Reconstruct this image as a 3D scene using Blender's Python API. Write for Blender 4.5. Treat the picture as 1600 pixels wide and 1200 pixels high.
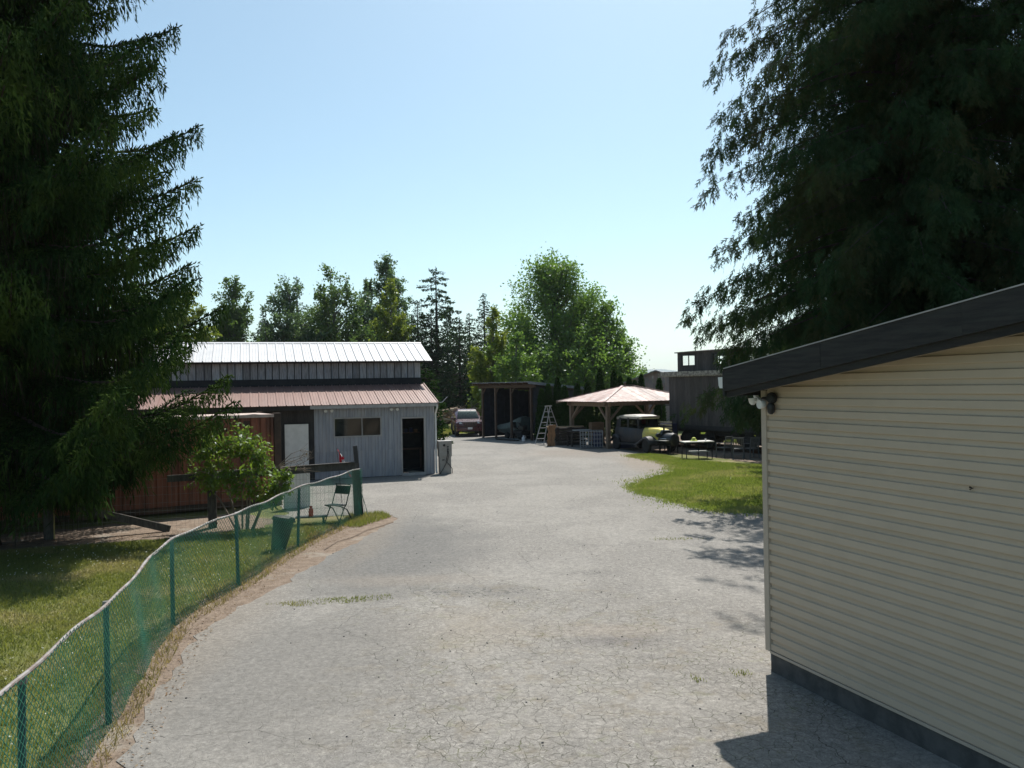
import bpy, math, random
import numpy as np
from mathutils import Vector, Matrix, Euler
R = math.radians
scene = bpy.context.scene
for o in list(bpy.data.objects): bpy.data.objects.remove(o)

# ------------------------------------------------------------------ camera, sky, sun, exposure
cam_d = bpy.data.cameras.new('camera'); cam = bpy.data.objects.new('camera', cam_d)
scene.collection.objects.link(cam)
cam_d.sensor_width = 36.0; cam_d.lens = 28.0; cam_d.clip_start = 0.1; cam_d.clip_end = 40000
cam.location = (0, 0, 3.32)
cam.rotation_euler = (Matrix.Rotation(R(90.138), 3, 'X') @ Matrix.Rotation(R(-1.0), 3, 'Z')).to_euler()
scene.camera = cam

SUN_EL, SUN_AZ = 57.0, 17.0          # degrees; azimuth measured from +Y towards +X
world = bpy.data.worlds.new('World'); scene.world = world; world.use_nodes = True
wn = world.node_tree.nodes; wl = world.node_tree.links; wn.clear()
sky = wn.new('ShaderNodeTexSky'); sky.sky_type = 'NISHITA'; sky.sun_disc = False
sky.sun_elevation = R(SUN_EL); sky.sun_rotation = R(SUN_AZ)
sky.altitude = 50; sky.air_density = 0.9; sky.dust_density = 1.2; sky.ozone_density = 0.8
bg = wn.new('ShaderNodeBackground'); bg.inputs[1].default_value = 0.118
wo = wn.new('ShaderNodeOutputWorld')
wb = wn.new('ShaderNodeMix'); wb.data_type = 'RGBA'; wb.blend_type = 'MULTIPLY'; wb.inputs[0].default_value = 1.0
wb.inputs[7].default_value = (0.88, 1.02, 0.93, 1)          # the camera's cool-green white balance, the same over the whole sky
wl.new(sky.outputs[0], wb.inputs[6]); wl.new(wb.outputs[2], bg.inputs[0]); wl.new(bg.outputs[0], wo.inputs[0])
sun_d = bpy.data.lights.new('sun', 'SUN'); sun_d.energy = 4.8; sun_d.angle = R(0.5); sun_d.color = (1.0, 0.955, 0.89)
sun = bpy.data.objects.new('sun', sun_d); scene.collection.objects.link(sun)
sv = Vector((math.sin(R(SUN_AZ))*math.cos(R(SUN_EL)), math.cos(R(SUN_AZ))*math.cos(R(SUN_EL)), math.sin(R(SUN_EL))))
sun.rotation_euler = sv.to_track_quat('Z', 'Y').to_euler(); sun.location = (10, 30, 40)
scene.view_settings.view_transform = 'Standard'; scene.view_settings.look = 'None'
scene.view_settings.exposure = 0.47; scene.view_settings.gamma = 1.0; scene.view_settings.use_curve_mapping = False

scene.cycles.max_bounces = 6; scene.cycles.diffuse_bounces = 3; scene.cycles.glossy_bounces = 2; scene.cycles.transmission_bounces = 3

# ------------------------------------------------------------------ helpers
COL = scene.collection
rng = np.random.default_rng(7); random.seed(7)

def tag(o, label=None, cat=None, group=None, kind=None):
    if label: o['label'] = label
    if cat: o['category'] = cat
    if group: o['group'] = group
    if kind: o['kind'] = kind
    return o
def thing(name, loc, rz, label, cat, group=None):
    o = bpy.data.objects.new(name, None); COL.objects.link(o); o.empty_display_size = 0.2
    o.location = loc; o.rotation_euler = (0, 0, rz)
    return tag(o, label, cat, group)
def put(name, mesh, parent=None, loc=(0, 0, 0), rot=(0, 0, 0), scale=(1, 1, 1)):
    o = bpy.data.objects.new(name, mesh); COL.objects.link(o); o.parent = parent
    o.location = loc; o.rotation_euler = rot; o.scale = scale
    return o
def copy_tree(o, parent=None):
    c = o.copy(); COL.objects.link(c); c.parent = parent
    for ch in list(o.children): copy_tree(ch, c)
    return c

class MB:
    """collects simple solids into one mesh"""
    def __init__(s): s.v = []; s.f = []
    def add(s, vs, fs):
        n = len(s.v); s.v += [tuple(p) for p in vs]; s.f += [tuple(i + n for i in f) for f in fs]; return s
    def box(s, x0, x1, y0, y1, z0, z1):
        return s.add([(x0,y0,z0),(x1,y0,z0),(x1,y1,z0),(x0,y1,z0),(x0,y0,z1),(x1,y0,z1),(x1,y1,z1),(x0,y1,z1)],
                     [(3,2,1,0),(4,5,6,7),(0,1,5,4),(1,2,6,5),(2,3,7,6),(3,0,4,7)])
    def bar(s, p0, p1, w, h, up=(0, 0, 1)):
        p0, p1 = Vector(p0), Vector(p1); d = (p1-p0).normalized(); up = Vector(up)
        if abs(d.dot(up)) > .98: up = Vector((0, 1, 0))
        a = d.cross(up).normalized()*(w/2); b = a.cross(d).normalized()*(h/2)
        return s.add([p0-a-b,p0+a-b,p0+a+b,p0-a+b,p1-a-b,p1+a-b,p1+a+b,p1-a+b],
                     [(0,1,2,3),(7,6,5,4),(0,4,5,1),(1,5,6,2),(2,6,7,3),(3,7,4,0)])
    def path(s, pts, rad, n=6, caps=True):
        pts = [Vector(p) for p in pts]; m = len(pts)
        rads = rad if hasattr(rad, '__len__') else [rad]*m
        vs = []; fs = []; ref = None
        for i, p in enumerate(pts):
            d = (pts[min(i+1, m-1)]-pts[max(i-1, 0)]).normalized()
            if ref is None: ref = Vector((0,0,1)) if abs(d.z) < .9 else Vector((1,0,0))
            a = d.cross(ref).normalized(); b = a.cross(d).normalized(); ref = b
            for k in range(n):
                t = 2*math.pi*k/n; vs.append(p + a*(math.cos(t)*rads[i]) + b*(math.sin(t)*rads[i]))
        for i in range(m-1):
            for k in range(n):
                k2 = (k+1) % n; fs.append((i*n+k, (i+1)*n+k, (i+1)*n+k2, i*n+k2))
        if caps: fs.append(tuple(range(n))); fs.append(tuple((m-1)*n+k for k in reversed(range(n))))
        return s.add(vs, fs)
    def tube(s, p0, p1, r0, r1=None, n=8): return s.path([p0, p1], [r0, r0 if r1 is None else r1], n)
    def prism(s, poly, a, b, axis='x'):
        """extrude a 2-d polygon along an axis; x: (y,z)  y: (x,z)  z: (x,y)"""
        n = len(poly)
        f = {'x': lambda p, t: (t, p[0], p[1]), 'y': lambda p, t: (p[0], t, p[1]), 'z': lambda p, t: (p[0], p[1], t)}[axis]
        vs = [f(p, a) for p in poly] + [f(p, b) for p in poly]
        fs = [tuple(range(n)), tuple(reversed(range(n, 2*n)))] + [(i, n+i, n+(i+1) % n, (i+1) % n) for i in range(n)]
        return s.add(vs, fs)
    def loft(s, rings, caps=True):
        n = len(rings[0]); vs = [p for r in rings for p in r]; fs = []
        for i in range(len(rings)-1):
            for k in range(n):
                k2 = (k+1) % n; fs.append((i*n+k, i*n+k2, (i+1)*n+k2, (i+1)*n+k))
        if caps: fs.append(tuple(reversed(range(n)))); fs.append(tuple((len(rings)-1)*n+k for k in range(n)))
        return s.add(vs, fs)
    def lathe(s, prof, c=(0,0,0), axis='z', n=16):
        """prof: list of (radius, height)"""
        rings = []
        for r, h in prof:
            ring = []
            for k in range(n):
                t = 2*math.pi*k/n; x, y = r*math.cos(t), r*math.sin(t)
                p = {'z': (x, y, h), 'x': (h, x, y), 'y': (x, h, y)}[axis]
                ring.append((c[0]+p[0], c[1]+p[1], c[2]+p[2]))
            rings.append(ring)
        return s.loft(rings)
    def quad(s, a, b, c, d): return s.add([a, b, c, d], [(0, 1, 2, 3)])
    def ico(s, c, r, sx=1, sy=1, sz=1, jit=0):
        t = (1+5**.5)/2; k = 1/math.sqrt(1+t*t)
        vs = [(-1,t,0),(1,t,0),(-1,-t,0),(1,-t,0),(0,-1,t),(0,1,t),(0,-1,-t),(0,1,-t),(t,0,-1),(t,0,1),(-t,0,-1),(-t,0,1)]
        vs = [(c[0]+x*k*r*sx*(1+random.uniform(-jit, jit)), c[1]+y*k*r*sy*(1+random.uniform(-jit, jit)), c[2]+z*k*r*sz*(1+random.uniform(-jit, jit))) for x, y, z in vs]
        return s.add(vs, [(0,11,5),(0,5,1),(0,1,7),(0,7,10),(0,10,11),(1,5,9),(5,11,4),(11,10,2),(10,7,6),(7,1,8),(3,9,4),(3,4,2),(3,2,6),(3,6,8),(3,8,9),(4,9,5),(2,4,11),(6,2,10),(8,6,7),(9,8,1)])
    def mesh(s, name, mat, smooth=False, fix=True, bevel=0):
        me = bpy.data.meshes.new(name); me.from_pydata(s.v, [], s.f)
        if fix:
            import bmesh
            bm = bmesh.new(); bm.from_mesh(me); bmesh.ops.recalc_face_normals(bm, faces=bm.faces)
            if bevel: bmesh.ops.bevel(bm, geom=list(bm.edges), offset=bevel, segments=1, affect='EDGES', clamp_overlap=True)
            bm.to_mesh(me); bm.free()
        me.materials.append(mat)
        if smooth:
            me.polygons.foreach_set('use_smooth', [True]*len(me.polygons))
            try: me.set_sharp_from_angle(angle=R(40))
            except Exception: pass
        me.update(); return me
    def build(s, name, mat, parent=None, smooth=False, loc=(0,0,0), rot=(0,0,0), fix=True, bevel=0):
        return put(name, s.mesh(name, mat, smooth, fix, bevel), parent, loc, rot)

def np_mesh(name, V, k, mat, parent=None, loc=(0,0,0)):
    """V: (n,3) vertices already ordered in polygons of k corners"""
    me = bpy.data.meshes.new(name); V = np.ascontiguousarray(V, dtype=np.float32); n = len(V)
    me.vertices.add(n); me.vertices.foreach_set('co', V.ravel())
    me.loops.add(n); me.loops.foreach_set('vertex_index', np.arange(n, dtype=np.int32))
    m = n//k; me.polygons.add(m); me.polygons.foreach_set('loop_start', np.arange(0, n, k, dtype=np.int32))
    me.polygons.foreach_set('loop_total', np.full(m, k, dtype=np.int32))
    me.update(calc_edges=True); me.materials.append(mat)
    return put(name, me, parent, loc)
def np_index_mesh(name, V, F, mat, parent=None):
    """V (n,3), F (m,3) triangles sharing vertices"""
    me = bpy.data.meshes.new(name); V = np.ascontiguousarray(V, dtype=np.float32); F = np.ascontiguousarray(F, dtype=np.int32)
    me.vertices.add(len(V)); me.vertices.foreach_set('co', V.ravel())
    me.loops.add(F.size); me.loops.foreach_set('vertex_index', F.ravel())
    me.polygons.add(len(F)); me.polygons.foreach_set('loop_start', np.arange(0, F.size, 3, dtype=np.int32))
    me.polygons.foreach_set('loop_total', np.full(len(F), 3, dtype=np.int32))
    me.update(calc_edges=True); me.materials.append(mat)
    return put(name, me, parent)
def unit(a): return a/np.maximum(np.linalg.norm(a, axis=-1, keepdims=True), 1e-9)

# ------------------------------------------------------------------ materials
def nodes(name):
    m = bpy.data.materials.new(name); m.use_nodes = True; t = m.node_tree; t.nodes.clear()
    out = t.nodes.new('ShaderNodeOutputMaterial'); return m, t, out
def N(t, kind, **kw):
    n = t.nodes.new(kind)
    for k, v in kw.items(): setattr(n, k, v)
    return n
def mixc(t, fac, a, b, mode='MIX'):
    n = t.nodes.new('ShaderNodeMix'); n.data_type = 'RGBA'; n.blend_type = mode
    for sock, val in ((n.inputs[0], fac), (n.inputs[6], a), (n.inputs[7], b)):
        if isinstance(val, (int, float)): sock.default_value = val
        elif isinstance(val, tuple): sock.default_value = (*val, 1) if len(val) == 3 else val
        else: t.links.new(val, sock)
    return n.outputs[2]
def ramp(t, src, lo, hi, clamp=True, smooth=True):
    n = N(t, 'ShaderNodeMapRange'); n.interpolation_type = 'SMOOTHSTEP' if smooth else 'LINEAR'; n.clamp = clamp if not smooth else True
    t.links.new(src, n.inputs[0]); n.inputs[1].default_value = lo; n.inputs[2].default_value = hi
    return n.outputs[0]
def noise(t, vec, scale, detail=4, rough=.55, dist=0):
    n = N(t, 'ShaderNodeTexNoise'); n.inputs['Scale'].default_value = scale; n.inputs['Detail'].default_value = detail
    n.inputs['Roughness'].default_value = rough; n.inputs['Distortion'].default_value = dist
    if vec is not None: t.links.new(vec, n.inputs['Vector'])
    return n.outputs[0]
def math_(t, op, a, b=None, c=None):
    n = N(t, 'ShaderNodeMath', operation=op)
    for i, x in enumerate((a, b, c)):
        if x is None: continue
        if isinstance(x, (int, float)): n.inputs[i].default_value = x
        else: t.links.new(x, n.inputs[i])
    return n.outputs[0]
def M(name, c1, c2=None, scale=6, rough=.7, metal=0, bump=0, bscale=40, stretch=(1,1,1), rand=0, spec=.4, dirt=None, dscale=1.5, damt=.5, coat=0, lo=.35, hi=.65):
    """principled surface: two-tone noise, optional stains, per-object tone, fine relief"""
    m, t, out = nodes(name); b = N(t, 'ShaderNodeBsdfPrincipled'); t.links.new(b.outputs[0], out.inputs[0])
    tc = N(t, 'ShaderNodeTexCoord'); mp = N(t, 'ShaderNodeMapping'); mp.inputs['Scale'].default_value = stretch
    oi = N(t, 'ShaderNodeObjectInfo')
    off = N(t, 'ShaderNodeVectorMath', operation='SCALE'); off.inputs[0].default_value = (13.1, 7.7, 9.3); t.links.new(oi.outputs['Random'], off.inputs['Scale'])
    ad = N(t, 'ShaderNodeVectorMath', operation='ADD'); t.links.new(tc.outputs['Object'], ad.inputs[0]); t.links.new(off.outputs[0], ad.inputs[1])
    t.links.new(ad.outputs[0], mp.inputs[0]); v = mp.outputs[0]
    c2 = c2 or tuple(x*.82 for x in c1)
    col = mixc(t, ramp(t, noise(t, v, scale, 6), lo, hi), c1, c2)
    if dirt: col = mixc(t, math_(t, 'MULTIPLY', ramp(t, noise(t, v, dscale, 7, .65, .4), .48, .68), damt), col, dirt)
    if rand:
        k = math_(t, 'MULTIPLY_ADD', oi.outputs['Random'], 2*rand, 1-rand)
        cc = N(t, 'ShaderNodeCombineColor'); [t.links.new(k, cc.inputs[i]) for i in range(3)]
        col = mixc(t, 1.0, col, cc.outputs[0], 'MULTIPLY')
    t.links.new(col, b.inputs['Base Color'])
    rr = math_(t, 'MULTIPLY_ADD', noise(t, v, scale*2.3, 4), .25, rough-.125); t.links.new(rr, b.inputs['Roughness'])
    b.inputs['Metallic'].default_value = metal; b.inputs['Specular IOR Level'].default_value = spec
    b.inputs['Coat Weight'].default_value = coat; b.inputs['Coat Roughness'].default_value = .08
    if bump:
        bn = N(t, 'ShaderNodeBump'); bn.inputs['Strength'].default_value = bump; bn.inputs['Distance'].default_value = .02
        t.links.new(noise(t, v, bscale, 5), bn.inputs['Height']); t.links.new(bn.outputs[0], b.inputs['Normal'])
    return m
def leafM(name, c1, c2, c3=None, trans=.4, tcol=None, gloss=.03, nscale=.6):
    """leaf: per-leaf tone, thin and partly translucent"""
    m, t, out = nodes(name)
    ge = N(t, 'ShaderNodeNewGeometry'); tc = N(t, 'ShaderNodeTexCoord')
    col = mixc(t, ge.outputs['Random Per Island'], c1, c2)
    if c3: col = mixc(t, ramp(t, noise(t, tc.outputs['Object'], nscale, 5, .65), .46, .64), col, c3)
    d = N(t, 'ShaderNodeBsdfDiffuse'); t.links.new(col, d.inputs[0])
    tr = N(t, 'ShaderNodeBsdfTranslucent')
    tcl = tcol or tuple(min(1, x*y) for x, y in zip(c2, (1.5, 1.5, .7))); t.links.new(mixc(t, .5, col, tcl), tr.inputs[0])
    mx = N(t, 'ShaderNodeMixShader'); mx.inputs[0].default_value = trans
    t.links.new(d.outputs[0], mx.inputs[1]); t.links.new(tr.outputs[0], mx.inputs[2])
    last = mx.outputs[0]
    if gloss:
        g = N(t, 'ShaderNodeBsdfGlossy'); g.inputs['Roughness'].default_value = .38; g.inputs[0].default_value = (.8, .85, .9, 1)
        m2 = N(t, 'ShaderNodeMixShader'); m2.inputs[0].default_value = gloss
        t.links.new(last, m2.inputs[1]); t.links.new(g.outputs[0], m2.inputs[2]); last = m2.outputs[0]
    t.links.new(last, out.inputs[0]); return m
def glassM(name, tint=(.55, .62, .6), refl=.05):
    m, t, out = nodes(name)
    g = N(t, 'ShaderNodeBsdfGlossy'); g.inputs['Roughness'].default_value = .03; g.inputs[0].default_value = (.9, .95, 1, 1)
    tr = N(t, 'ShaderNodeBsdfTransparent'); tr.inputs[0].default_value = (*tint, 1)
    lw = N(t, 'ShaderNodeLayerWeight'); lw.inputs[0].default_value = .5      # the same from either side of the pane
    f = math_(t, 'ADD', math_(t, 'MULTIPLY', math_(t, 'POWER', lw.outputs['Facing'], 4.0), .9), .045+refl); mx = N(t, 'ShaderNodeMixShader'); t.links.new(f, mx.inputs[0])
    t.links.new(tr.outputs[0], mx.inputs[1]); t.links.new(g.outputs[0], mx.inputs[2]); t.links.new(mx.outputs[0], out.inputs[0]); return m

MAT = dict(
    cream=M('cream_vinyl', (.50,.405,.305), (.475,.385,.29), 3, .55, bump=.04, bscale=90, dirt=(.36,.31,.24), dscale=.9, damt=.12, rand=.02),
    cream_trim=M('cream_trim', (.47,.39,.31), (.43,.36,.285), 4, .5),
    tar=M('dark_fascia_wood', (.016,.016,.016), (.030,.028,.026), 5, .85, stretch=(.6,6,6), bump=.25, bscale=25, dirt=(.038,.042,.036), damt=.5),
    shingle=M('roof_felt', (.07,.068,.065), (.10,.098,.09), 14, .9, bump=.3),
    concrete=M('foundation_concrete', (.10,.098,.095), (.06,.06,.06), 5, .9, bump=.3, dirt=(.03,.035,.03)),
    white=M('white_paint', (.74,.73,.70), (.66,.65,.62), 4, .5, dirt=(.45,.42,.38), damt=.25),
    white_roof=M('white_metal_roof', (.60,.60,.60), (.54,.54,.545), 1.5, .45, spec=.4, dirt=(.42,.42,.41), dscale=.7, damt=.3),
    pink_roof=M('faded_red_metal_roof', (.25,.145,.12), (.21,.12,.10), 2.5, .5, spec=.5, stretch=(3,.5,1), dirt=(.29,.20,.175), dscale=1.2, damt=.4, rand=.05),
    grey_metal=M('blue_grey_ribbed_steel', (.38,.39,.42), (.29,.305,.34), 3, .5, stretch=(3,3,.4), dirt=(.42,.38,.36), dscale=.8, damt=.35),
    grey_trim=M('grey_trim_paint', (.40,.385,.37), (.33,.32,.31), 5, .6),
    board_weathered=M('weathered_board', (.36,.36,.37), (.20,.20,.215), 4, .85, stretch=(9,9,.8), bump=.3, bscale=30, rand=.32, dirt=(.30,.35,.42), dscale=1.2, damt=.6),
    dark_board=M('dark_stained_board', (.045,.040,.038), (.028,.026,.026), 5, .85, stretch=(8,8,.8), bump=.2, rand=.25),
    black_felt=M('black_flashing', (.02,.021,.024), (.03,.03,.033), 4, .8),
    rust=M('rust_orange_container_paint', (.25,.085,.046), (.19,.063,.036), 2.2, .65, stretch=(2,2,.35), dirt=(.075,.035,.022), dscale=1.1, damt=.75, bump=.08),
    rust_dark=M('dark_rusted_steel', (.07,.045,.03), (.045,.03,.022), 5, .8, dirt=(.14,.06,.03), damt=.6),
    pale_rail=M('chalky_top_rail', (.50,.40,.35), (.42,.31,.26), 6, .6),
    fence_wood=M('grey_fence_wood', (.085,.075,.065), (.05,.045,.04), 6, .9, stretch=(4,4,1.2), bump=.3, dirt=(.12,.12,.11), damt=.5),
    wire=M('galvanised_wire', (.22,.22,.21), None, 6, .5, metal=.5),
    green_vinyl=M('green_vinyl_wire', (.020,.145,.085), (.016,.11,.075), 3, .45, dirt=(.035,.16,.115), damt=.5),
    green_post=M('green_fence_post', (.020,.075,.075), (.03,.10,.09), 5, .5),
    rail_pipe=M('worn_fence_rail', (.27,.255,.245), (.19,.15,.135), 9, .6, lo=.42, hi=.58, dirt=(.13,.10,.09), dscale=5, damt=.7),
    bark=M('bark', (.07,.052,.04), (.04,.03,.024), 9, .95, stretch=(1,1,.25), bump=.6, bscale=20),
    bark_cedar=M('cedar_bark', (.035,.027,.022), (.022,.017,.014), 9, .95), bark_grey=M('grey_bark', (.14,.125,.11), (.08,.07,.06), 9, .95, stretch=(1,1,.3), bump=.5, bscale=20),
    twig=M('dead_twig', (.22,.17,.13), (.14,.11,.085), 9, .9),
    timber=M('aged_timber', (.26,.19,.135), (.17,.125,.095), 5, .85, stretch=(6,6,1), bump=.25, rand=.2),
    timber_red=M('reddish_barn_timber', (.15,.095,.07), (.10,.065,.05), 5, .85, stretch=(6,6,1), bump=.2, rand=.2),
    gaz_roof=M('rusty_tin_roof', (.34,.21,.18), (.42,.34,.31), 2.2, .6, stretch=(1,1,1), dirt=(.19,.10,.08), dscale=2.4, damt=.85, rand=.36, spec=.5),
    barn_roof=M('grey_tin_roof', (.22,.22,.23), (.16,.16,.17), 3, .5, rand=.1),
    barn_wall=M('blue_black_tin_wall', (.045,.048,.062), (.03,.032,.042), 3, .6, rand=.2),
    patina=M('patchwork_tin', (.26,.20,.19), (.17,.16,.18), 1.4, .6, rand=.35, dirt=(.30,.14,.11), dscale=.9, damt=.5),
    cab_wood=M('caboose_board', (.085,.072,.066), (.055,.047,.044), 5, .9, stretch=(6,6,.6), bump=.25, rand=.22, dirt=(.11,.105,.10), dscale=1.3, damt=.5),
    cab_trim=M('pale_flaking_canvas', (.36,.33,.28), (.17,.15,.13), 7, .9, lo=.4, hi=.6),
    steel_dark=M('dark_running_gear', (.022,.021,.021), (.035,.032,.03), 6, .7),
    black=M('black_plastic', (.016,.017,.018), (.024,.024,.025), 6, .45),
    rubber=M('tyre_rubber', (.018,.018,.018), (.028,.027,.026), 8, .85),
    chrome=M('bright_metal', (.62,.62,.62), (.5,.5,.5), 5, .25, metal=.9),
    alu=M('aluminium', (.50,.51,.53), (.42,.43,.45), 6, .38, metal=.6),
    alloy=M('alloy_wheel', (.30,.30,.31), None, 6, .35, metal=.7),
    maroon=M('maroon_car_paint', (.085,.012,.018), (.07,.010,.015), 3, .3, spec=.6, coat=.7, dirt=(.13,.07,.065), damt=.2),
    dark_blue_paint=M('dark_blue_car_paint', (.016,.022,.04), None, 3, .3, coat=.6),
    blue_paint=M('mid_blue_paint', (.04,.10,.19), None, 3, .4, coat=.3),
    glass=glassM('window_glass', (.35, .40, .40), .0), clear_glass=glassM('clear_cupola_glass', (.97,.98,.98), -.02), car_glass=glassM('car_glass', (.20,.25,.25), -.015),
    lamp=M('headlamp_lens', (.62,.64,.66), (.45,.46,.48), 8, .18, spec=.8),
    yellow=M('faded_yellow_paint', (.72,.62,.12), (.62,.54,.15), 5, .45, dirt=(.45,.40,.22), damt=.5),
    old_grey=M('primer_grey_car_body', (.036,.038,.046), (.050,.049,.050), 4, .6, dirt=(.075,.055,.045), damt=.5),
    old_roof=M('pale_car_top', (.56,.54,.48), (.48,.46,.41), 4, .6, dirt=(.3,.27,.22), damt=.4),
    old_black=M('old_black_enamel', (.02,.021,.024), (.03,.03,.032), 4, .4, coat=.2),
    box_grey=M('grey_cabinet_paint', (.33,.315,.29), (.28,.27,.25), 4, .55, dirt=(.2,.17,.14), damt=.4),
    red=M('red_plastic', (.55,.02,.015), (.48,.02,.015), 4, .4), flag_white=M('flag_white', (.78,.76,.76), None, 4, .8), flag_red=M('flag_red', (.60,.02,.04), None, 4, .8),
    tarp=M('pale_teal_tarp', (.10,.135,.135), (.075,.10,.10), 3, .5, bump=.3, bscale=8),
    slab=M('live_edge_slab', (.34,.185,.085), (.20,.095,.045), 3.5, .6, stretch=(5,5,.8), bump=.15, dirt=(.09,.05,.03), dscale=2.5, damt=.7),
    plank=M('pale_plank', (.45,.34,.22), (.36,.26,.17), 5, .8, stretch=(1,8,8)),
    pallet=M('dark_pallet_wood', (.06,.05,.042), (.04,.034,.03), 6, .9, rand=.2),
    tote=M('galvanised_tote_cage', (.42,.43,.44), (.34,.35,.36), 6, .5, metal=.3),
    bluetub=M('dark_blue_plastic', (.03,.035,.10), (.025,.03,.08), 4, .5),
    cardboard=M('tan_box', (.25,.15,.09), (.2,.12,.07), 4, .8),
    log=M('cut_log', (.36,.27,.18), (.17,.115,.075), 4, .9, rand=.4, bump=.3),
    plastic_chair=M('grey_plastic_chair', (.12,.125,.13), (.10,.10,.105), 4, .6),
    table_top=M('pale_table_top', (.55,.54,.50), (.45,.44,.41), 4, .6),
    cloth=M('yellow_green_cloth', (.45,.50,.10), (.38,.44,.10), 5, .8),
    mat=M('cream_floor_mat', (.45,.42,.33), (.38,.35,.28), 5, .9),
    dark_int=M('dark_interior', (.05,.048,.046), (.035,.034,.033), 4, .9),
    leaf_bright=leafM('broad_leaf_mid', (.07,.14,.03), (.13,.22,.045), (.17,.25,.05), .52),
    leaf_dark=leafM('broad_leaf_dark', (.058,.105,.034), (.095,.155,.046), (.125,.18,.045), .48, nscale=.4),
    leaf_blue=leafM('broad_leaf_blue', (.065,.112,.056), (.105,.165,.075), None, .48),
    leaf_yellow=leafM('broad_leaf_yellow', (.12,.165,.025), (.19,.23,.035), (.08,.13,.025), .5),
    leaf_bush=leafM('shrub_leaf', (.075,.14,.02), (.145,.22,.032), (.18,.24,.036), .5, gloss=.03, nscale=1.2),
    needle=leafM('spruce_needle', (.014,.030,.013), (.032,.062,.018), (.065,.10,.024), .15, gloss=.0, nscale=.9),
    needle_dead=leafM('brown_spruce_twig', (.05,.042,.028), (.035,.03,.02), None, .1, gloss=0),
    fir=leafM('far_fir_needle', (.024,.048,.028), (.042,.074,.036), (.05,.085,.034), .2, gloss=.0),
    cedar=leafM('cedar_spray', (.020,.042,.021), (.034,.062,.026), (.050,.052,.024), .22, gloss=.0, nscale=.5),
    thuja=leafM('arborvitae_spray', (.014,.036,.011), (.030,.064,.017), None, .25, gloss=.0),
    grass=leafM('grass_blade', (.13,.165,.035), (.20,.215,.06), (.31,.27,.12), .45, gloss=.03, nscale=.55),
    grass_lush=leafM('lush_grass_blade', (.15,.21,.04), (.225,.275,.065), (.38,.34,.15), .4, gloss=.03, nscale=.45),
    grass_dry=leafM('dry_grass_blade', (.24,.19,.09), (.34,.27,.14), (.15,.16,.04), .35, gloss=.02, nscale=.8),
    clover=leafM('clover_flower', (.6,.6,.55), (.7,.7,.62), None, .3, gloss=0),
    litter=leafM('dry_litter', (.20,.13,.08), (.12,.08,.05), (.3,.24,.16), .1, gloss=0, nscale=3),
)

# ------------------------------------------------------------------ ground materials
def ground_mat():
    m, t, out = nodes('grassy_ground'); b = N(t, 'ShaderNodeBsdfPrincipled'); t.links.new(b.outputs[0], out.inputs[0])
    v = N(t, 'ShaderNodeTexCoord').outputs['Object']
    c = mixc(t, ramp(t, noise(t, v, 9, 6, .7), .35, .65), (.105,.120,.038), (.150,.155,.055))
    c = mixc(t, ramp(t, noise(t, v, .55, 5, .6), .50, .70), c, (.25,.21,.11))
    c = mixc(t, ramp(t, noise(t, v, 2.2, 6, .7), .62, .74), c, (.12,.085,.055))
    t.links.new(c, b.inputs['Base Color']); b.inputs['Roughness'].default_value = .95; b.inputs['Specular IOR Level'].default_value = .15
    bn = N(t, 'ShaderNodeBump'); bn.inputs['Strength'].default_value = .6; bn.inputs['Distance'].default_value = .03
    t.links.new(noise(t, v, 30, 6, .7), bn.inputs['Height']); t.links.new(bn.outputs[0], b.inputs['Normal']); return m
def dirt_mat():
    m, t, out = nodes('bare_dirt'); b = N(t, 'ShaderNodeBsdfPrincipled'); t.links.new(b.outputs[0], out.inputs[0])
    v = N(t, 'ShaderNodeTexCoord').outputs['Object']
    c = mixc(t, ramp(t, noise(t, v, 5, 7, .7), .35, .65), (.25,.195,.15), (.165,.125,.095))
    c = mixc(t, ramp(t, noise(t, v, 26, 6, .75), .52, .70), c, (.10,.068,.048))
    c = mixc(t, ramp(t, noise(t, v, 1.1, 5, .6), .55, .72), c, (.27,.24,.20))
    t.links.new(c, b.inputs['Base Color']); b.inputs['Roughness'].default_value = .95; b.inputs['Specular IOR Level'].default_value = .15
    bn = N(t, 'ShaderNodeBump'); bn.inputs['Strength'].default_value = .8; bn.inputs['Distance'].default_value = .03
    t.links.new(noise(t, v, 22, 7, .75), bn.inputs['Height']); t.links.new(bn.outputs[0], b.inputs['Normal']); return m
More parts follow.
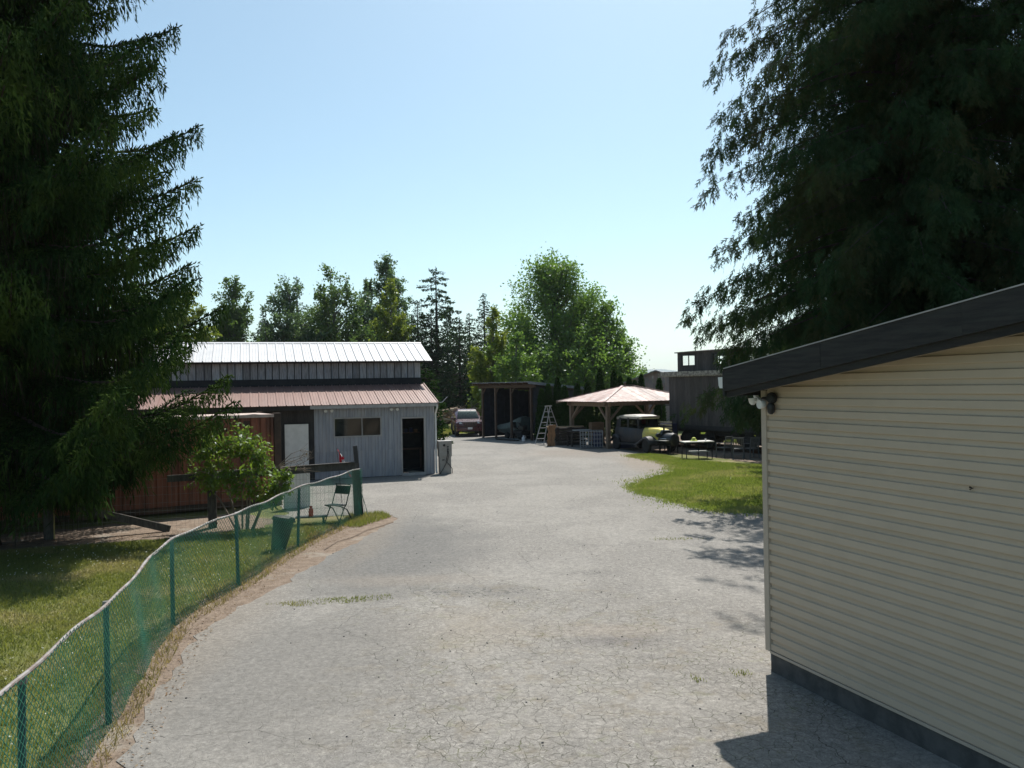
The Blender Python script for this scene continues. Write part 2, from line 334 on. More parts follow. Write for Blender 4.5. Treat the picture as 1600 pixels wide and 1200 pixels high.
def asphalt_mat():
    m, t, out = nodes('old_cracked_asphalt'); b = N(t, 'ShaderNodeBsdfPrincipled'); t.links.new(b.outputs[0], out.inputs[0])
    v = N(t, 'ShaderNodeTexCoord').outputs['Object']
    sep = N(t, 'ShaderNodeSeparateXYZ'); t.links.new(v, sep.inputs[0]); X, Y = sep.outputs[0], sep.outputs[1]
    wob_n = math_(t, 'SUBTRACT', noise(t, v, 1.1, 5, .65), .5)
    def blob(cx, cy, rx, ry, edge=.6, wob=.5):
        # an irregular patch with a soft outline
        dx = math_(t, 'DIVIDE', math_(t, 'SUBTRACT', X, cx), rx); dy = math_(t, 'DIVIDE', math_(t, 'SUBTRACT', Y, cy), ry)
        d = math_(t, 'SQRT', math_(t, 'ADD', math_(t, 'MULTIPLY', dx, dx), math_(t, 'MULTIPLY', dy, dy)))
        d = math_(t, 'ADD', d, math_(t, 'MULTIPLY', wob_n, wob*2))
        return math_(t, 'SUBTRACT', 1.0, ramp(t, d, 1-edge, 1+edge*.4))
    # pale, worn base with stone speckle
    fine = noise(t, v, 60, 4, .8); spk = noise(t, v, 17, 6, .85)
    base = mixc(t, ramp(t, fine, .30, .70), (.135,.127,.116), (.290,.276,.255))
    base = mixc(t, math_(t, 'MULTIPLY', ramp(t, spk, .54, .66), .8), base, (.36,.345,.32))
    base = mixc(t, math_(t, 'MULTIPLY', math_(t, 'SUBTRACT', 1.0, ramp(t, spk, .34, .46)), .85), base, (.115,.108,.10))
    big = noise(t, v, .33, 5, .6, .6)
    base = mixc(t, math_(t, 'MULTIPLY', ramp(t, big, .42, .60), .42), base, (.305,.29,.265))
    base = mixc(t, math_(t, 'MULTIPLY', ramp(t, noise(t, v, 6.0, 6, .8), .50, .64), .45), base, (.165,.157,.147))
    base = mixc(t, math_(t, 'MULTIPLY', ramp(t, noise(t, v, 4.2, 6, .8), .54, .68), .40), base, (.33,.315,.29))
    base = mixc(t, math_(t, 'MULTIPLY', ramp(t, noise(t, v, 1.6, 6, .7, .8), .52, .70), .38), base, (.155,.148,.14))
    base = mixc(t, math_(t, 'MULTIPLY', ramp(t, noise(t, v, .55, 6, .65, 1.0), .55, .72), .40), base, (.165,.160,.155))
    st = N(t, 'ShaderNodeMapping'); st.inputs['Scale'].default_value = (1.0, .16, 1); st.inputs['Rotation'].default_value = (0, 0, R(9)); t.links.new(v, st.inputs[0])
    base = mixc(t, math_(t, 'MULTIPLY', ramp(t, noise(t, st.outputs[0], 1.1, 5, .6, .3), .52, .70), .30), base, (.20,.185,.168))
    # darker newer patch along the left, dusty edge
    base = mixc(t, math_(t, 'MULTIPLY', blob(-2.5, 16.4, 2.0, 4.4, .6), .85), base, (.130,.127,.122))
    base = mixc(t, math_(t, 'MULTIPLY', blob(-2.9, 9.4, 1.9, 2.7, .6), .7), base, (.155,.148,.138))
    base = mixc(t, math_(t, 'MULTIPLY', blob(-2.0, 13.75, 1.6, .45, .8, .9), .28), base, (.28,.235,.19))
    base = mixc(t, math_(t, 'MULTIPLY', blob(-4.2, 10.6, .75, 4.2, .9, .6), .42), base, (.215,.185,.152))
    base = mixc(t, math_(t, 'MULTIPLY', blob(-3.1, 18.0, .5, 3.8, .9, .7), .42), base, (.215,.185,.152))
    base = mixc(t, math_(t, 'MULTIPLY', blob(5.6, 33.5, 1.3, 5.5, .9, .7), .6), base, (.24,.195,.15))
    base = mixc(t, math_(t, 'MULTIPLY', blob(3.0, 39.0, 3.0, 3.2, .9, .7), .45), base, (.24,.20,.165))
    base = mixc(t, math_(t, 'MULTIPLY', blob(1.3, 10.3, .75, .30, .8, .9), .6), base, (.13,.12,.118))
    base = mixc(t, math_(t, 'MULTIPLY', blob(1.2, 10.7, 1.1, .35, .9, 1.0), .35), base, (.27,.225,.18))
    base = mixc(t, math_(t, 'MULTIPLY', blob(-.6, 11.0, 1.0, 1.2, .9, 1.0), .3), base, (.26,.22,.17))
    # broken, alligator-cracked area
    wrp = N(t, 'ShaderNodeVectorMath', operation='SCALE'); wn_ = N(t, 'ShaderNodeTexNoise'); wn_.inputs['Scale'].default_value = 5; wn_.inputs['Detail'].default_value = 4
    t.links.new(v, wn_.inputs['Vector']); t.links.new(wn_.outputs[1], wrp.inputs[0]); wrp.inputs['Scale'].default_value = .20
    va = N(t, 'ShaderNodeVectorMath', operation='ADD'); t.links.new(v, va.inputs[0]); t.links.new(wrp.outputs[0], va.inputs[1])
    def cracks(scale, w):
        vo = N(t, 'ShaderNodeTexVoronoi'); vo.feature = 'DISTANCE_TO_EDGE'; vo.voronoi_dimensions = '2D'; vo.inputs['Scale'].default_value = scale
        t.links.new(va.outputs[0], vo.inputs['Vector']); return math_(t, 'SUBTRACT', 1.0, ramp(t, vo.outputs[0], 0.0, w))
    cr = cracks(7.0, .050); cr2 = cracks(3.4, .022); cr3 = cracks(.55, .0045)
    zone = math_(t, 'MAXIMUM', blob(1.1, 8.9, 3.4, 3.7, .45, .5), blob(-.5, 12.3, 2.6, 1.3, .6, .7))
    keep = math_(t, 'MULTIPLY', ramp(t, noise(t, v, 1.3, 4, .6), .38, .58), ramp(t, noise(t, v, 5.5, 4, .7), .32, .54))
    k1 = math_(t, 'MULTIPLY', math_(t, 'MULTIPLY', cr, zone), keep)
    k2 = math_(t, 'MULTIPLY', math_(t, 'MULTIPLY', cr2, math_(t, 'MAXIMUM', math_(t, 'MULTIPLY', zone, ramp(t, noise(t, v, .9, 3), .42, .58)), math_(t, 'MULTIPLY', ramp(t, noise(t, v, .35, 3), .54, .66), .7))), ramp(t, noise(t, v, 3.1, 4, .7), .36, .56))
    k3 = math_(t, 'MULTIPLY', cr3, ramp(t, noise(t, v, .5, 3), .40, .60))
    k = math_(t, 'MAXIMUM', math_(t, 'MAXIMUM', k1, k2), k3)
    ccol = mixc(t, ramp(t, noise(t, v, 1.3, 4), .50, .66), (.040,.038,.034), (.085,.090,.042))
    pit = math_(t, 'MULTIPLY', ramp(t, noise(t, v, 23, 5, .8), .60, .70), math_(t, 'MULTIPLY_ADD', zone, .55, .22))
    base = mixc(t, math_(t, 'MULTIPLY', pit, .7), base, (.085,.08,.075))
    base = mixc(t, math_(t, 'MULTIPLY', math_(t, 'MULTIPLY', zone, ramp(t, noise(t, v, 2.4, 5, .7), .50, .68)), .55), base, (.19,.165,.125))
    base = mixc(t, math_(t, 'MULTIPLY', math_(t, 'MULTIPLY', zone, ramp(t, noise(t, v, 3.7, 5, .7, .5), .56, .70)), .35), base, (.17,.175,.10))
    base = mixc(t, math_(t, 'MULTIPLY', k, .95), base, ccol)
    # potholed dark rows
    ph = math_(t, 'MAXIMUM', blob(-.8, 12.85, 1.7, .38, .9, 1.1), blob(1.15, 14.0, .75, .20, .9, 1.0))
    pn = math_(t, 'MULTIPLY', ph, ramp(t, noise(t, v, 11, 5, .75), .47, .60))
    base = mixc(t, math_(t, 'MULTIPLY', pn, .8), base, (.055,.055,.055))
    # coarse stone texture
    for sc_, lo_, hi_ in ((24, .82, 1.18), (11, .86, 1.14)):
        mr = N(t, 'ShaderNodeMapRange'); t.links.new(noise(t, v, sc_, 3, .75), mr.inputs[0]); mr.inputs[1].default_value = .34; mr.inputs[2].default_value = .66; mr.inputs[3].default_value = lo_; mr.inputs[4].default_value = hi_
        cc_ = N(t, 'ShaderNodeCombineColor'); [t.links.new(mr.outputs[0], cc_.inputs[i]) for i in range(3)]; base = mixc(t, 1.0, base, cc_.outputs[0], 'MULTIPLY')
    base = mixc(t, 1.0, base, (.95,.945,.93), 'MULTIPLY')
    t.links.new(base, b.inputs['Base Color']); b.inputs['Roughness'].default_value = .9; b.inputs['Specular IOR Level'].default_value = .25
    h = math_(t, 'ADD', math_(t, 'MULTIPLY', fine, .35), math_(t, 'MULTIPLY', spk, .35)); h = math_(t, 'SUBTRACT', h, math_(t, 'MULTIPLY', cr, .25))
    bn = N(t, 'ShaderNodeBump'); bn.inputs['Strength'].default_value = .55; bn.inputs['Distance'].default_value = .02
    t.links.new(h, bn.inputs['Height']); t.links.new(bn.outputs[0], b.inputs['Normal']); return m
MAT['ground'] = ground_mat(); MAT['dirt'] = dirt_mat(); MAT['asphalt'] = asphalt_mat()

def wobble(poly, step=.25, jit=.06, seed=1):
    r = random.Random(seed); out = []
    for i, p in enumerate(poly):
        q = poly[(i+1) % len(poly)]; L = math.hypot(q[0]-p[0], q[1]-p[1]); n = max(1, min(80, int(L/step))); amp = jit
        for k in range(n):
            s = k/n; nx, ny = -(q[1]-p[1])/L, (q[0]-p[0])/L; d = r.gauss(0, amp)
            out.append((p[0]+(q[0]-p[0])*s+nx*d, p[1]+(q[1]-p[1])*s+ny*d))
    return out
def sheet(name, poly, z, mat, jit=.05, step=.25, seed=1):
    me = bpy.data.meshes.new(name); w = wobble(poly, step, jit, seed)
    me.from_pydata([(x, y, z) for x, y in w], [], [tuple(range(len(w)))]); me.materials.append(mat); me.update()
    if me.polygons[0].normal.z < 0: me.flip_normals()
    return tag(put(name, me), kind='structure')
def inside(P, poly):
    x, y = P[:, 0], P[:, 1]; r = np.zeros(len(P), bool); n = len(poly); j = n-1
    for i in range(n):
        xi, yi = poly[i]; xj, yj = poly[j]
        c = ((yi > y) != (yj > y)) & (x < (xj-xi)*(y-yi)/((yj-yi) or 1e-9)+xi); r ^= c; j = i
    return r

FENCE = [(-2.75,-.4),(-3.05,2.6),(-3.65,5.9),(-4.07,8.0),(-4.83,11.3),(-4.68,13.56),(-4.54,16.8),(-3.94,20.58)]
DRIVE = [(-2.3,-4),(-2.75,2.5),(-3.35,6.3),(-3.90,8.6),(-4.30,10.6),(-4.30,11.8),(-4.0,13.2),(-3.9,14.3),(-3.55,16.5),(-3.15,18.6),(-2.95,20.2),(-3.5,21.2),(-4.4,20.85),(-5.9,20.4),(-6.1,21.5),(-6.6,22.6),(-8.2,28),(-7,32),(-4.4,37),(-4.6,46),(-6.6,51.5),(-7,55),(-2,56),(3.5,53),(5.2,46),(4.4,42.6),(5.6,40.4),(6.1,38.6),(5.7,37.2),(5.3,36.1),(6.0,34.2),(6.3,32),(5.8,29.7),(4.3,27.2),(3.73,25.5),(3.80,24.1),(4.37,22.1),(5.03,20.5),(6.3,19.9),(9,19.2),(14,18.5),(14,-4)]
g = MB(); g.quad((-9000,-600,0),(9000,-600,0),(9000,9000,0),(-9000,9000,0)); tag(g.build('ground', MAT['ground'], fix=False), kind='structure')
sheet('dirt_verge', [(x-.18, y) for x, y in FENCE[:-1]] + [(-4.2,20.3),(-3.9,21.3),(-2.7,20.6),(-2.6,18.5),(-3.1,15.5),(-3.5,13),(-3.9,11.5),(-3.7,9),(-3.2,6.3),(-2.6,2.5),(-2.2,-4),(-2.6,-4)], .004, MAT['dirt'], .06, .3, 2)
sheet('dirt_strip', [(-16,15.6),(-12,16.9),(-9.6,17.5),(-7.4,18.2),(-6.2,19.2),(-5.8,20.2),(-7.4,21.5),(-13,18.4),(-17,17.2)], .004, MAT['dirt'], .10, .3, 3)
sheet('dirt_yard', [(.5,50),(2,45.4),(4.4,41.4),(5.4,38.2),(6.3,37.9),(8.2,37.0),(9.2,34.2),(10.2,31.2),(13,31),(16,40),(12,50),(6,54)], .004, MAT['dirt'], .12, .4, 4)
sheet('driveway', DRIVE, .012, MAT['asphalt'], .035, .18, 5)

# ------------------------------------------------------------------ cream garage, front right
GA = math.atan2(-.939, .345)                        # the long wall runs towards the viewer
ga = thing('garage', (2.90, 9.12, 0), GA, 'cream vinyl sided garage with dark fascia in the right foreground', 'garage')
# local frame: x along the wall (0 = far corner), y away from the driveway (into the garage), z up
GL, SL, WT = 9.0, .140, 3.25                        # wall length, roof rise per metre, wall height at the corner
def roofz(x): return WT + SL*min(x, 2*4.5-x)
lap = .127; z = .27; k = 0
while z < roofz(4.5)-.02:
    zt = min(z+lap, roofz(4.5)); zm = z+lap*.5
    # each course is cut to the roof slope at both ends
    if zt-WT >= SL*4.4: break
    prof = [(.012, z), (-.030, z-.002), (-.032, z+.006), (-.029, z+lap*.52), (-.010, z+lap*.60), (-.004, zt+.003), (.012, zt+.003)]
    cut = lambda q: max(0, (q-WT)/SL)
    MB().loft([[(.055+cut(q), y, q) for y, q in prof], [(GL-cut(q), y, q) for y, q in prof]]).build('siding_plank', MAT['cream'], ga)
    z += lap; k += 1
MB().prism([(.055,WT-.02),(GL-.055,WT-.02),(GL-.055,WT),(4.5,roofz(4.5)),(.055,WT)], .013, .14, 'y').build('gable_backing', MAT['cream_trim'], ga)
MB().box(.056,GL,.013,.14,.262,WT-.021).build('wall_core', MAT['cream_trim'], ga)
MB().box(-.03,.054,-.046,.05,.25,WT-.03).box(-.034,.0,.05,.13,.25,WT-.03).build('corner_trim', MAT['cream_trim'], ga, bevel=.005)
MB().box(.055,GL,-.044,.012,.235,.262).build('starter_strip', MAT['cream_trim'], ga)
MB().prism([(.06,roofz(.06)-.035),(4.5,roofz(4.5)-.035),(GL-.06,roofz(.06)-.035),(GL-.06,roofz(.06)-.002),(4.5,roofz(4.5)-.002),(.06,roofz(.06)-.002)], -.060, -.046, 'y').build('rake_trim', MAT['cream_trim'], ga)
MB().box(.02,GL,-.005,6.0,-.3,.233).build('foundation', MAT['concrete'], ga)
MB().box(.0,.14,.141,6.0,.25,WT-.03).build('far_wall', MAT['cream'], ga)
MB().box(.14,GL,5.86,6.0,.25,WT-.03).build('back_wall', MAT['cream'], ga)
for s in (0, 1):                                    # two roof slopes
    xa, xb = (-.23, 4.5) if s == 0 else (GL+.23, 4.501)
    za, zb = roofz(0)-.23*SL, roofz(4.5)
    MB().prism([(xa,za+.002),(xb,zb+.002),(xb,zb+.06),(xa,za+.06)], -.35, 6.35, 'y').build('roof_slope', MAT['shingle'], ga)
    # barge board: three lengths, slightly out of line
    n = 3
    for i in range(n):
        a0 = xa+(xb-xa)*i/n; a1 = xa+(xb-xa)*(i+1)/n-.004*(1 if s == 0 else -1)
        h0 = za+(zb-za)*i/n; h1 = za+(zb-za)*(i+1)/n; dy = random.uniform(0, .006)
        MB().prism([(a0,h0-.005),(a1,h1-.005),(a1,h1+.255),(a0,h0+.255)], -.395-dy, -.352, 'y').build('barge_board', MAT['tar'], ga)
    MB().prism([(xa,za+.256),(xb,zb+.256),(xb,zb+.266),(xa,za+.266)], -.405, -.30, 'y').build('drip_edge', MAT['grey_trim'], ga)
    MB().prism([(xa,za+.061),(xb,zb+.061),(xb,zb+.255),(xa,za+.255)], -.350, 6.35, 'y').build('roof_felt', MAT['shingle'], ga)
    MB().prism([(xa,za-.075),(xb,zb-.075),(xb,zb-.008),(xa,za-.008)], -.36, -.325, 'y').build('lower_barge', MAT['tar'], ga)
MB().box(-.27,-.232,-.39,6.35,WT-.09,WT+.20).build('eave_fascia', MAT['tar'], ga)
MB().prism([(-.40,WT+.13),(-.275,WT+.13),(-.275,WT+.02),(-.30,WT-.0),(-.37,WT+.0),(-.39,WT+.03)], -.36, 6.3, 'y').build('gutter', MAT['white'], ga)
MB().path([(-.33,.1,WT+.0),(-.30,.1,WT-.12),(-.06,.085,WT-.22),(-.055,.085,.1)], .03, 8).build('downspout', MAT['white'], ga)
MB().path([(2.66,-.019,2.41),(2.665,-.045,2.41),(2.675,-.052,2.42)], .005, 6).path([(2.65,-.02,2.39),(2.665,-.045,2.395),(2.69,-.035,2.41)], .004, 6).build('wall_hook', MAT['black'], ga)

fl = thing('floodlight', (2.90, 9.12, 3.10), GA, 'twin floodlight with white shades and black sensor under the garage eave', 'floodlight')
MB().lathe([(.055,-.034),(.058,-.06),(.03,-.075)], (.01,0,0), 'y', 14).build('mounting_plate', MAT['white'], fl, True)
MB().path([(.02,-.07,.0),(-.03,-.11,-.005),(-.075,-.13,-.01)], .016, 8).lathe([(.022,0),(.05,.03),(.062,.085),(.06,.10),(.02,.10)], (-.13,-.13,-.06), 'z', 14).build('lamp_shade', MAT['white'], fl, True)
MB().lathe([(.02,-.10),(.055,-.13),(.068,-.20),(.064,-.215),(.03,-.21)], (.13,0,-.045), 'y', 14).build('lamp_shade', MAT['white'], fl, True)
MB().path([(.02,-.07,.03),(.10,-.10,.035),(.20,-.11,.03)], .026, 8).lathe([(.03,-.045),(.075,-.06),(.085,-.10),(.07,-.135),(.03,-.14)], (.26,0,.045), 'y', 14).build('black_lamp_head', MAT['black'], fl, True)
MB().lathe([(.02,-.14),(.05,-.11),(.058,-.02),(.04,.02)], (.245,-.10,-.05), 'z', 12).build('motion_sensor', MAT['black'], fl, True)
fl.scale = (.78, .78, .78)

# ------------------------------------------------------------------ workshop shed with two-level roof
SA = R(18); SX, SY = -2.99, 30.40
sh = thing('workshop_shed', (SX, SY, 0), SA, 'blue grey metal workshop with white upper roof and faded red lean-to roof', 'shed')
# local: x=0 right corner and negative to the left, y back, z up
def ribbed(x0, x1, z0, z1, holes, y=0, pitch=.125, depth=.032):
    mb = MB(); prof = []; x = x0; k = 0
    pat = [(.0, 0), (.30, 0), (.38, 1), (.58, 1), (.66, 0), (1.0, 0)]
    while x < x1-1e-4:
        for a, h in pat[:-1]:
            xx = x+a*pitch
            if xx < x1: prof.append((xx, y-h*depth))
        x += pitch
    prof.append((x1, y)); cuts = sorted({c for h in holes for c in h[:2]})
    pts = []
    for i in range(len(prof)-1):
        a, b = prof[i], prof[i+1]; pts.append(a)
        for c in cuts:
            if a[0] < c < b[0]: pts.append((c, a[1]+(b[1]-a[1])*(c-a[0])/(b[0]-a[0])))
    pts.append(prof[-1])
    for a, b in zip(pts, pts[1:]):
        xm = (a[0]+b[0])/2; spans = [(z0, z1)]
        for h in holes:
            if h[0] < xm < h[1]:
                new = []
                for s0, s1 in spans:
                    if h[2] > s0: new.append((s0, min(h[2], s1)))
                    if h[3] < s1: new.append((max(h[3], s0), s1))
                spans = new
        for s0, s1 in spans: mb.quad((a[0],a[1],s0),(b[0],b[1],s0),(b[0],b[1],s1),(a[0],a[1],s1))
    return mb
DOOR = (-1.24,-.41,.02,2.16); WIN = (-3.73,-2.06,1.58,2.22)
zj = 1.02
for i, (xa, xb) in enumerate([(-4.46,-3.05),(-3.048,-1.60),(-1.598,-.001)]):      # three upper sheets and three lower ones
    ribbed(xa, xb, zj, 2.70, [DOOR, WIN]).build('wall_sheet', MAT['grey_metal'], sh, fix=False)
    ribbed(xa, xb, .03, zj+.03, [DOOR], .010).build('wall_sheet', MAT['grey_metal'], sh, fix=False)

fw = MB(); fw.box(DOOR[0]-.06,DOOR[0],-.045,.06,.03,DOOR[3]+.06).box(DOOR[1],DOOR[1]+.06,-.045,.06,.03,DOOR[3]+.06).box(DOOR[0],DOOR[1],-.045,.06,DOOR[3],DOOR[3]+.06)
fw.build('door_frame', MAT['grey_trim'], sh)
MB().box(DOOR[0]-.02,DOOR[1]+.02,-.10,.09,.0,.11).build('threshold', MAT['grey_trim'], sh)
wf = MB(); a, b_, c, d = WIN
wf.box(a-.05,b_+.05,-.05,.03,d,d+.05).box(a-.05,b_+.05,-.05,.03,c-.05,c).box(a-.05,a,-.05,.03,c,d).box(b_,b_+.05,-.05,.03,c,d)
wdw = wf.build('window', MAT['grey_trim'], sh)
MB().box(a,b_,.0,.006,c,d).build('pane', MAT['glass'], wdw); MB().box(a+.98,a+1.01,-.012,-.001,c,d).build('mullion', MAT['grey_trim'], wdw)
MB().prism([(a,c),(a+.40,c),(a+.44,c+.18),(a+.46,c+.36),(a+.10,c+.50),(a+.6,c+.60),(a+.6,d),(a,d)], .10, .115, 'y').build('reflection_shape', MAT['box_grey'], wdw)  # added pale cut-out behind the pane, imitating the sky reflection in the glass
# interior
MB().box(-4.4,-.03,2.05,2.12,.02,3.3).box(-4.4,-4.34,.05,2.05,.02,2.65).box(-.09,-.03,.05,2.05,.02,2.65).build('inner_wall', MAT['dark_int'], sh)
MB().box(-4.4,-.03,.05,2.1,.0,.08).build('inner_floor', MAT['concrete'], sh)
ws = MB(); ws.box(-1.5,-.2,1.5,2.0,.86,.92)
for x in (-1.45,-.27): ws.box(x,x+.06,1.52,1.58,.08,.86)
ws.box(-1.5,-.2,1.75,2.0,1.5,1.53); ws.build('workbench', MAT['timber_red'], sh)
for i in range(6): MB().box(-1.42+i*.2,-1.42+i*.2+.12,1.8,1.95,1.53,1.53+random.uniform(.1,.28)).build('shelf_tin', random.choice([MAT['cardboard'],MAT['box_grey'],MAT['bluetub']]), sh)
# left part: dark boarded wall with white door
x = -4.465
while x > -11:
    w = random.uniform(.17,.22)
    x0 = x-w
    if x0 < -4.62 and x > -5.56: MB().box(x0+.004,x,.0,.03,2.13,2.66).build('wall_board', MAT['dark_board'], sh)
    else: MB().box(x0+.004,x,.0,.03,.03,2.66).build('wall_board', MAT['dark_board'], sh)
    x = x0
MB().box(-11,-4.46,.031,.06,.02,2.66).build('wall_backing', MAT['dark_int'], sh)
dr = MB().box(-5.50,-4.67,-.04,.025,.06,2.07).build('door', MAT['white'], sh, bevel=.006)
MB().lathe([(.0,-.115),(.028,-.11),(.034,-.09),(.018,-.065),(.035,-.05),(.035,-.041)], (-4.75,0,.98), 'y', 12).build('knob', M('brass', (.35,.25,.10), None, 5, .35, metal=.8), dr, True)
MB().lathe([(.0,-.06),(.026,-.055),(.028,-.041)], (-4.75,0,1.12), 'y', 10).build('deadbolt', MAT['chrome'], dr, True)
MB().box(-5.57,-5.505,-.03,.03,.03,2.13).box(-4.665,-4.60,-.03,.03,.03,2.13).box(-5.57,-4.60,-.028,.03,2.075,2.128).build('door_casing', MAT['dark_board'], sh)
# lean-to roof: standing-seam pans
EY, EZ, TY, TZ = -.42, 2.74, 2.20, 3.46
def seam_pan(w, L, name, mat, rib=.035):
    mb = MB(); t = .006
    for a, b in ((w*.30,w*.36),(w*.64,w*.70)): mb.prism([(a,t),(b,t),((b+a)/2+.008,.018),((b+a)/2-.008,.018)], 0, L, 'y')
    mb.box(.002,w-.001,0,L,0,t); mb.prism([(-.022,t),(.030,t),(.018,rib),(-.010,rib)], -.002, L+.002, 'y')
    return mb.mesh(name, mat)
pw = .305; Ls = math.hypot(TY-EY, TZ-EZ); ang = math.atan2(TZ-EZ, TY-EY)
pan = seam_pan(pw, Ls, 'roof_panel', MAT['pink_roof'])
for i in range(37): put('roof_panel', pan, sh, (.05-pw*(i+1), EY, EZ+random.uniform(-.001,.003)), (ang, 0, 0))
MB().prism([(EY+.05,EZ-.03),(TY,TZ-.03),(TY,TZ-.008),(EY+.05,EZ-.008)], -11.2, .03, 'x').build('roof_deck', MAT['dark_board'], sh)
MB().box(-4.62,.06,EY+.02,EY+.055,EZ-.135,EZ-.012).build('fascia', MAT['grey_trim'], sh)
MB().box(-11.2,-4.63,EY+.06,EY+.10,EZ-.16,EZ-.012).build('fascia', MAT['dark_board'], sh)
MB().prism([(EY,EZ-.13),(TY,TZ-.14),(TY,TZ+.05),(EY,EZ+.04)], .052, .085, 'x').build('rake_trim', MAT['pink_roof'], sh)
MB().box(-11.2,.02,EY+.105,0,EZ-.14,EZ-.12).build('soffit', MAT['dark_board'], sh)
MB().box(-11.15,-.02,TY-.03,TY+.0,TZ-.1,TZ+.27).build('flashing', MAT['black_felt'], sh)
# clerestory: weathered boards
x = -.06
while x > -11.1:
    w = random.uniform(.25,.30)
    MB().box(x-w+.035,x,TY+.01+random.uniform(-.006,.006),TY+.05,TZ+.16,4.40).build('clerestory_board', MAT['board_weathered'], sh); x -= w
MB().box(-11.1,-.06,TY+.052,TY+.09,TZ-.2,4.40).build('clerestory_backing', MAT['black_felt'], sh)
# upper white roof
UY, UZ, RY, RZ = 1.92, 4.40, 4.22, 5.24; uw = .335
Lu = math.hypot(RY-UY, RZ-UZ); au = math.atan2(RZ-UZ, RY-UY)
upan = seam_pan(uw, Lu, 'upper_roof_panel', MAT['white_roof'], .045)
for i in range(35): put('upper_roof_panel', upan, sh, (.38-uw*(i+1), UY, UZ), (au, 0, 0))
MB().prism([(RY,RZ),(2*RY-UY,UZ),(2*RY-UY,UZ-.02),(RY,RZ-.02)], -11.35, .38, 'x').build('rear_roof_slope', MAT['white_roof'], sh)
MB().prism([(RY-.12,RZ-.012),(RY,RZ+.045),(RY+.12,RZ-.012),(RY+.12,RZ-.025),(RY,RZ+.03),(RY-.12,RZ-.025)], -11.35, .38, 'x').build('ridge_cap', MAT['white_roof'], sh)
MB().prism([(UY+.08,UZ-.025),(RY,RZ-.025),(2*RY-UY,UZ-.025),(2*RY-UY,UZ-.07),(RY,RZ-.07),(UY+.08,UZ-.07)], -11.3, .33, 'x').build('roof_deck', MAT['dark_board'], sh)
MB().prism([(TY+.1,.02),(6.3,.02),(6.3,4.4),(RY,RZ-.08),(TY+.1,4.4)], -.12, -.07, 'x').box(-11.1,-.13,6.2,6.26,.02,4.4).box(-.07,-.03,0.03,TY+.1,.02,2.7).build('end_wall', MAT['dark_board'], sh)
# downspout, eave lamps
MB().path([(.03,EY+.02,EZ-.07),(.03,EY+.02,EZ-.17),(.035,-.06,EZ-.42),(.035,-.06,.16),(.035,-.14,.06)], .036, 8).build('downspout', MAT['white'], sh, True)
MB().path([(.06,EY,EZ),(.22,EY-.05,EZ+.02),(.40,EY-.12,EZ+.22)], .012, 6).build('aerial_bracket', MAT['chrome'], sh)
def eave_lamp(x, label):
    e = thing('eave_floodlight', (SX+math.cos(SA)*x-math.sin(SA)*-.12, SY+math.sin(SA)*x+math.cos(SA)*-.12, 2.50), SA, label, 'floodlight', 'floodlights under the shed eave')
    MB().box(-.05,.05,.02,.09,.0,.09).build('mounting_box', MAT['grey_trim'], e)
    for s in (-1, 1): MB().lathe([(.02,.02),(.05,-.03),(.058,-.10),(.03,-.10)], (s*.11,.02,.02), 'y', 12).path([(s*.03,.04,.04),(s*.11,.03,.02)], .012, 6).build('lamp_head', MAT['white'], e, True)
eave_lamp(-1.55, 'twin floodlight under the shed eave beside the open doorway'); eave_lamp(-3.95, 'twin floodlight under the shed eave left of the window')

mt = thing('floor_mat', (SX+math.cos(SA)*-.68-math.sin(SA)*.55, SY+math.sin(SA)*-.68+math.cos(SA)*.55, .082), SA+R(25), 'cream mat on the floor just inside the shed doorway', 'mat')
MB().box(-.16,.16,-.30,.30,0,.012).build('mat_sheet', MAT['mat'], mt)

# electrical pedestal at the shed corner
eb = thing('utility_cabinet', (-2.62, 30.45, .012), R(16), 'grey two-box electrical cabinet with black cables at the shed corner', 'cabinet')
MB().box(-.22,.22,-.16,.16,0,.66).build('lower_box', MAT['box_grey'], eb, bevel=.008)
MB().box(-.245,.245,-.19,.18,.662,1.24).build('upper_box', MAT['box_grey'], eb, bevel=.008)
MB().box(-.255,.255,-.20,.19,1.241,1.262).build('lid', MAT['grey_trim'], eb)
MB().lathe([(.04,-.215),(.05,-.2),(.05,-.191)], (-.05,0,1.10), 'y', 12).build('meter_dial', MAT['black'], eb)
for i in range(3): MB().lathe([(.028,-.235),(.034,-.2),(.034,-.191)], (.09,0,1.04-.09*i), 'y', 10).build('socket', MAT['black'], eb)
MB().path([(.09,-.21,.86),(.12,-.25,.74),(.05,-.24,.50),(-.10,-.22,.22),(-.24,-.22,.02)], .014, 6).build('cable', MAT['black'], eb)
MB().path([(.09,-.21,.95),(.06,-.25,.72),(0.0,-.24,.50),(.14,-.22,.34),(.24,-.22,.20),(.245,-.20,.02)], .014, 6).build('cable', MAT['black'], eb)
MB().box(-.13,-.04,-.165,-.160,.52,.56).build('name_plate', MAT['black'], eb)

